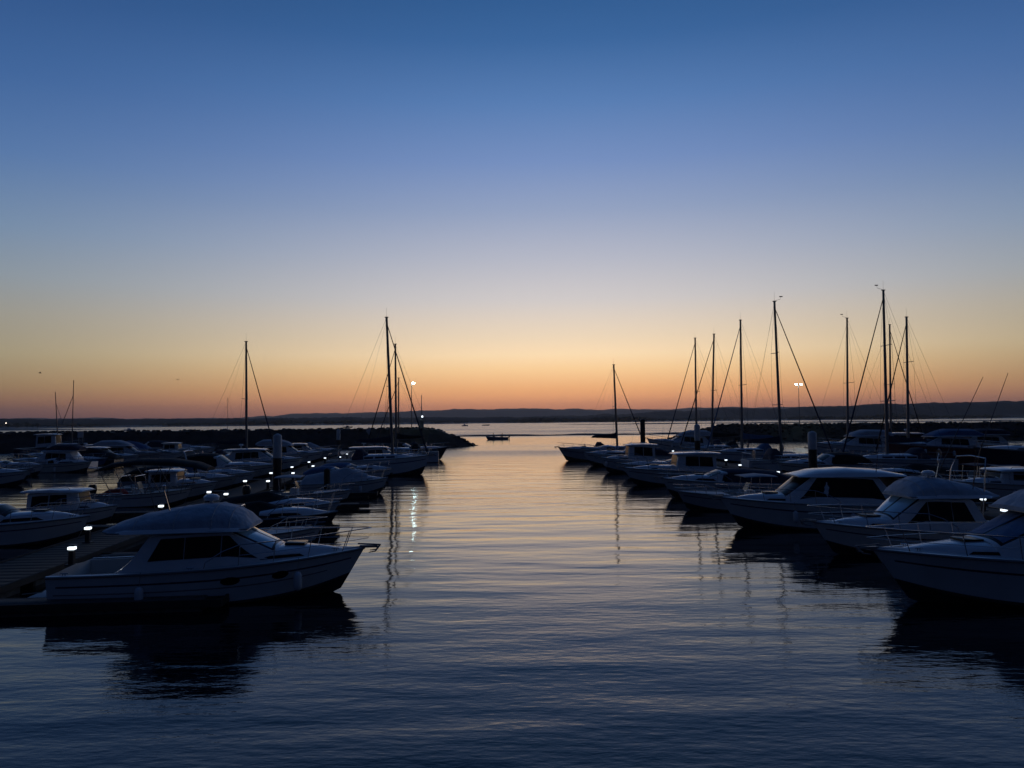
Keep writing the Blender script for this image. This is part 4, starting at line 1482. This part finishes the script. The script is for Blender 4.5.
# --- farther pontoon with big yachts
sail('yacht with bare slim mast and thin stays between the tallest mast and the double lamp', 848.5, 848, 318, 95, -1, 11.0, windex=True, rz=R(182.6), B=3.4, canvas='canvas_b', genoa=False)
sail('largest yacht with the tallest mast and long furled jib', 888, 884.5, 290, 72, -1, 10.0, windex=True, rz=R(182.6), B=3.4, canvas='canvas_n', spreaders=2)
sail('yacht with slim mast directly behind the tallest mast', 890, 889, 325, 108, 1, 11.0, rz=R(2.6), B=3.4, canvas='canvas_k')
sail('yacht with thick dark mast and steep furled jib beside the tallest mast', 909, 907.5, 317, 81, -1, 9.4, mx=.13, rz=R(182.6), B=3.2, canvas='canvas_k', spreaders=2)
cruise('maroon hulled motor yacht with long white upper deck behind the fishing rods', 884, 76, -1, L=10.0, B=3.4, fs=1.8, fb=2.4, kind='fly', hull='maroon', stripe=None, canvas='canvas_b', hgt=.9, cat='motor yacht', name='motor_yacht', rz=R(182.6))
cruise('sleek navy motor yacht with pointed white bow at the frame edge', 973, 63, -1, L=11.5, B=3.6, fs=1.8, fb=2.4, kind='express', hull='navy', stripe=None, canvas='canvas_w', cat='motor yacht', name='motor_yacht', rz=R(182.6))
cruise('white flybridge yacht with tall wheelhouse behind the thick capped pile', 812, 88, -1, L=9.6, B=3.4, fs=1.5, fb=2.1, kind='fly', canvas='canvas_w', cat='flybridge cruiser', name='flybridge_cruiser', rz=R(182.6))
cruise('white hardtop yacht with dark hull behind the slim masts', 850, 101, -1, L=10.0, B=3.4, fs=1.5, fb=2.1, kind='hardtop', hull='navy', stripe=None, canvas=None, cat='motor yacht', name='motor_yacht', rz=R(182.6))
cruise('cream flybridge yacht farthest along the outer pontoon under the hill', 930, 96, -1, L=10.0, B=3.4, fs=1.4, fb=2.0, kind='fly', hull='cream', canvas='canvas_n', cat='flybridge cruiser', name='flybridge_cruiser', rz=R(182.6))

# --- lamps, signs and beacon on the breakwaters
def street_lamp(px, py, Y, zb, label, heads=1):
    t = at(px, py, Y)
    root = thing('street_lamp', label, 'street lamp', (t.x, Y, zb))
    hgt = t.z - zb
    b = MB()
    b.tube([(0, 0, -.3), (0, 0, hgt)], .1, 8, .05)
    b.build('pole', M['galv'], root)
    for s in ((0,) if heads == 1 else (-1, 1)):
        b = MB()
        x = .35 if heads == 1 else s * .5
        b.tube([(0, 0, hgt - .1), (x, 0, hgt + .05)], .035, 6)
        b.build('bracket', M['galv'], root)
        b = MB()
        k = .27 if heads == 1 else .21
        b.lathe([(.05, -.28 * k), (.75 * k, -.2 * k), (k, .1 * k), (.8 * k, .5 * k), (.3 * k, .7 * k)], (x, -.05, hgt), 12)
        b.build('lamp_head', M['mastlamp'], root)
    return root


street_lamp(411.5, 383.5, 143, 3.2, 'tall thin street lamp with one bright white head on the long breakwater')
street_lamp(798.5, 384.5, 159, 3.2, 'tall street lamp with two bright heads on the breakwater behind the tall masts', 2)

p = at(421.5, 395, 145)
root = thing('navigation_beacon', 'beacon post with a small white light near the tip of the long breakwater', 'beacon', (p.x, 145, 3.2))
b = MB(); b.lathe([(.55, -.4), (.55, 0.3), (.42, .4), (.4, 1.6), (.5, 1.65), (.5, 1.8), (.1, 1.85)], n=12); b.build('tower', M['concrete'], root)
b = MB(); b.tube([(0, 0, 1.8), (0, 0, p.z - 3.2)], .1, 7, .06); b.build('mast', M['galv'], root)
b = MB(); b.lathe([(.05, 2.3), (.16, 2.32), (.18, 2.5), (.12, 2.62), (.03, 2.66)], (.15, -.2, 0), 10); b.build('lamp', M['lamp'], root)


def signboard(px, py, Y, zb, w, h, label, diamond=False):
    t = at(px, py, Y)
    root = thing('sign', label, 'sign', (t.x, Y, zb))
    b = MB()
    for s in ((0,) if diamond else (-1, 1)):
        b.tube([(s * w * .35, .06, -.5), (s * w * .35, .06, t.z - zb)], .05, 6)
    b.build('post', M['galv'], root)
    b = MB()
    z = t.z - zb
    if diamond:
        vs = [(0, -.03, z + h / 2), (w / 2, -.03, z), (0, -.03, z - h / 2), (-w / 2, -.03, z)]
    else:
        vs = [(-w / 2, -.03, z - h / 2), (w / 2, -.03, z - h / 2), (w / 2, -.03, z + h / 2), (-w / 2, -.03, z + h / 2)]
    if diamond: vs = vs[::-1]
    b.add(vs + [(x, .03, q) for x, y, q in vs], [(0, 1, 2, 3), (7, 6, 5, 4)] + [(i, i + 4, (i + 1) % 4 + 4, (i + 1) % 4) for i in range(4)])
    b.build('board', M['sign'], root, sharp=20)


signboard(369, 431, 137.5, 2.6, 1.1, 1.5, 'plain pale diamond sign on a post on the breakwater slope', True)
signboard(80.5, 434.5, 121, 1.2, .9, 1.0, 'small pale square sign low on the breakwater slope near the two-masted boat')

# ------------------------------------------------------------------ people in the launch out in the fairway
def person(parent_loc, label, cloth, facing, seated=True):
    """one continuous figure grown along its skeleton"""
    J = {'pelvis': (0, 0, .12), 'waist': (.02, 0, .3), 'chest': (.05, 0, .52), 'neck': (.07, 0, .68), 'chin': (.1, 0, .74), 'head': (.1, 0, .84), 'crown': (.09, 0, .93)}
    rad = {'pelvis': .16, 'waist': .14, 'chest': .17, 'neck': .06, 'chin': .08, 'head': .105, 'crown': .07}
    E = [('pelvis', 'waist'), ('waist', 'chest'), ('chest', 'neck'), ('neck', 'chin'), ('chin', 'head'), ('head', 'crown')]
    for s, n in ((1, 'l'), (-1, 'r')):
        J.update({n + 'sh': (.05, s * .2, .6), n + 'el': (.1, s * .26, .33), n + 'wr': (.34, s * .2, .24), n + 'ha': (.43, s * .18, .24),
                  n + 'hip': (.04, s * .1, .1), n + 'kn': (.46, s * .14, .14), n + 'an': (.5, s * .13, -.28), n + 'to': (.66, s * .14, -.33)})
        rad.update({n + 'sh': .075, n + 'el': .05, n + 'wr': .035, n + 'ha': .042, n + 'hip': .1, n + 'kn': .065, n + 'an': .045, n + 'to': .045})
        E += [('chest', n + 'sh'), (n + 'sh', n + 'el'), (n + 'el', n + 'wr'), (n + 'wr', n + 'ha'), ('pelvis', n + 'hip'), (n + 'hip', n + 'kn'), (n + 'kn', n + 'an'), (n + 'an', n + 'to')]
    names = list(J)
    me = bpy.data.meshes.new('person')
    me.from_pydata([J[k] for k in names], [(names.index(a), names.index(b_)) for a, b_ in E], [])
    o = bpy.data.objects.new('person', me)
    COL.objects.link(o)
    o.modifiers.new('skin', 'SKIN')
    sk = me.skin_vertices[0].data
    for i, k in enumerate(names):
        sk[i].radius = (rad[k], rad[k])
    sk[0].use_root = True
    o.modifiers.new('sub', 'SUBSURF').levels = 1
    dg = bpy.context.evaluated_depsgraph_get()
    nm = bpy.data.meshes.new_from_object(o.evaluated_get(dg))
    nm.name = 'person'
    o.modifiers.clear()
    o.data = nm
    nm.materials.clear()
    nm.materials.append(M[cloth])
    nm.materials.append(M['skin'])
    for p in nm.polygons:
        p.use_smooth = True
        if p.center.z > .7 or (p.center.x > .36 and .18 < p.center.z < .3 and abs(p.center.y) > .1 and p.center.x < .5 and abs(p.center.y) > .16):
            p.material_index = 1
    o.location = parent_loc
    o.rotation_euler = (0, 0, facing)
    tag(o, label, 'person')
    b = MB()
    b.lathe([(.115, .85), (.118, .9), (.1, .955), (.05, .985), (.01, .99)], (.085, 0, 0), 10)
    b.build('hair', M['engine'], o)
    return o


LY = 190
hl = Hull(5.6, 2.1, .62, .85, rake=.1, flare=.2, draft=.3)
pl = at(497, 440, LY)
launch = thing('launch', 'small dark open launch carrying two people across the harbour mouth', 'boat', (pl.x, LY, 0), R(184))
h_ = hull_mesh(hl).build('hull', M['blue'], launch)
deck_mesh(hl, .8, .25).build('deck', M['teak'], launch)
b = MB()
for xf in (.25, .5, .68):
    b.box((frac(hl, xf), 0, .66), (.34, hl.half(xf) * 1.6, .06))
b.build('thwart', M['teak'], launch)
outboard(hl, launch, 0, .9)
person((pl.x + 1.4, LY, .68), 'seated person in dark clothing at the stern of the small launch', 'cloth', R(184))
person((pl.x - .98, LY, .68), 'seated person in grey clothing near the bow of the small launch', 'cloth2', R(10))

# far craft on the open river
def far_craft(px, Y, label, L=7.0, hull='white', mast=None, name='moored_boat', cabin=True):
    p = at(px, 424, Y)
    hl = Hull(L, L * .34, .8, 1.1)
    root = thing(name, label, 'boat', (p.x, Y, 0), R(10))
    hull_mesh(hl, 12).build('hull', M[hull], root)
    deck_mesh(hl, .3, .3, 10).build('deck', M['deck'], root)
    if cabin:
        shell_on(hl, [(.3, .9, .7, .6), (.5, .95, .7, .6), (.6, .3, .66, .5)]).mesh().build('cabin', M[hull], root)
    if mast:
        b = MB()
        b.tube([(.3, 0, .8), (.3, 0, mast)], .12, 6, .08)
        b.build('mast', M['alu'], root)
        for q in (frac(hl, .98), frac(hl, .02)):
            b = MB()
            b.tube([(.3, 0, mast), (q, 0, 1.0)], .02, 5)
            b.build('stay', M['wire'], root)


far_craft(227, 420, 'distant yacht with one thin mast seen over the long breakwater', 11, 'grey', at(227.5, 398, 420).z, 'distant_yacht')
far_craft(130, 560, 'distant white motor boat on the pale strip of river', 8)
far_craft(465, 700, 'tiny pale boat on the river just past the breakwater tip', 6)
far_craft(486, 760, 'tiny dark boat on the river above the launch', 8, 'navy', None, cabin=False)
far_craft(348, 640, 'tiny dark boat on the river above the diamond sign', 8, 'navy', None)

# trees on the far left bank
bk = MB()
bk.grid(lambda u, v: (-1100 + 760 * u, 690 + 60 * v + 10 * math.sin(u * 17), -1 + 3.4 * math.sin(v * math.pi) ** .6 * min(1, (1 - u) * 5)), 60, 6, flip=True)
tag(bk.build('marsh_bank', M['mud']), kind='structure')
TREES = [(17, 4.6, 'round topped tree on the marsh bank at the frame edge'), (27, 5.2, 'broad dark tree on the marsh bank beside a small one'), (33, 3.6, 'small low tree between two broader ones on the marsh bank'),
         (37.5, 4.4, 'wide bushy tree at the open end of the marsh bank'), (8, 3.6, 'low tree nearest the frame edge on the marsh bank')]
for px, hh, lab in TREES:
    p = at(px, 424, 712)
    root = thing('tree', lab, 'tree', (p.x, 712, 2.2))
    b = MB()
    b.tube([(0, 0, -.4), (.1, 0, hh * .3), (-.1, .1, hh * .62)], .22, 7, .08)
    for k in range(4):
        an = k * 1.7
        b.tube([(0, 0, hh * .3), (math.cos(an) * hh * .22, math.sin(an) * hh * .22, hh * .65)], .09, 5, .03)
    b.build('trunk', M['bark'], root)
    b = MB()
    for k in range(420):
        an, ra, zz = rnd.uniform(0, 6.28), rnd.random() ** .5, rnd.uniform(-1, 1)
        cl = 1 + .25 * math.sin(an * 3 + zz * 4)
        c = Vector((math.cos(an) * ra * hh * .48 * cl * (1 - zz * zz * .6), math.sin(an) * ra * hh * .48 * (1 - zz * zz * .6), hh * (.68 + zz * .32)))
        s = rnd.uniform(.12, .3)
        d1 = Vector((rnd.uniform(-1, 1), rnd.uniform(-1, 1), rnd.uniform(-1, 1))).normalized() * s
        d2 = d1.cross(Vector((rnd.uniform(-1, 1), rnd.uniform(-1, 1), rnd.uniform(-1, 1)))).normalized() * s * .6
        b.add([c - d1, c + d2, c + d1, c - d2], [(0, 1, 2, 3)])
    b.build('crown', M['leaf'], root)

# lights on the far bank
for i, (px, py, lab) in enumerate(((6, 423.5, 'tiny bright lamp on the marsh bank at the frame edge'), )):
    p = at(px, py, 700)
    root = thing('bank_lamp', lab, 'lamp', (p.x, 700, 1.5))
    b = MB(); b.tube([(0, 0, -.5), (0, 0, max(1.0, p.z - 1.5))], .12, 6); b.build('post', M['post'], root)
    b = MB(); b.lathe([(.1, 0), (.45, .1), (.5, .5), (.2, .8)], (0, 0, max(1.0, p.z - 1.5)), 8); b.build('lamp_head', M['far_lamp'], root)

# two birds far off in the sky
def bird(px, py, Y, lab, wing, ang):
    p = at(px, py, Y)
    b = MB()
    b.lathe([(.01, -.26), (.05, -.2), (.075, -.02), (.06, .1), (.035, .16), (.05, .21), (.03, .26), (.006, .33)], (0, 0, 0), 8, 'x')
    b.add([(-.22, 0, 0), (-.42, .08, 0), (-.42, -.08, 0), (-.3, 0, .02)], [(0, 1, 3), (0, 3, 2), (0, 2, 1)])
    for s in (1, -1):
        b.add([(.1, s * .04, .02), (-.1, s * .04, .02), (.14, s * .34, wing), (-.06, s * .36, wing), (-.02, s * .72, wing * .7), (-.1, s * .7, wing * .7),
               (.1, s * .04, .0), (-.1, s * .04, .0), (.14, s * .34, wing - .02), (-.06, s * .36, wing - .02), (-.02, s * .72, wing * .7 - .01), (-.1, s * .7, wing * .7 - .01)],
              [(0, 1, 3, 2), (2, 3, 5, 4), (7, 6, 8, 9), (9, 8, 10, 11), (0, 2, 8, 6), (2, 4, 10, 8), (3, 1, 7, 9), (5, 3, 9, 11), (4, 5, 11, 10)])
    o = b.build('bird', M['feather'])
    o.location = p
    o.rotation_euler = (0, .1, ang)
    tag(o, lab, 'bird')


bird(40, 373, 160, 'small dark bird gliding low in the orange sky at the frame edge side', .22, .5)
bird(177.5, 379.5, 200, 'small dark bird between the lone mast and the two-masted boat', .1, 1.2)
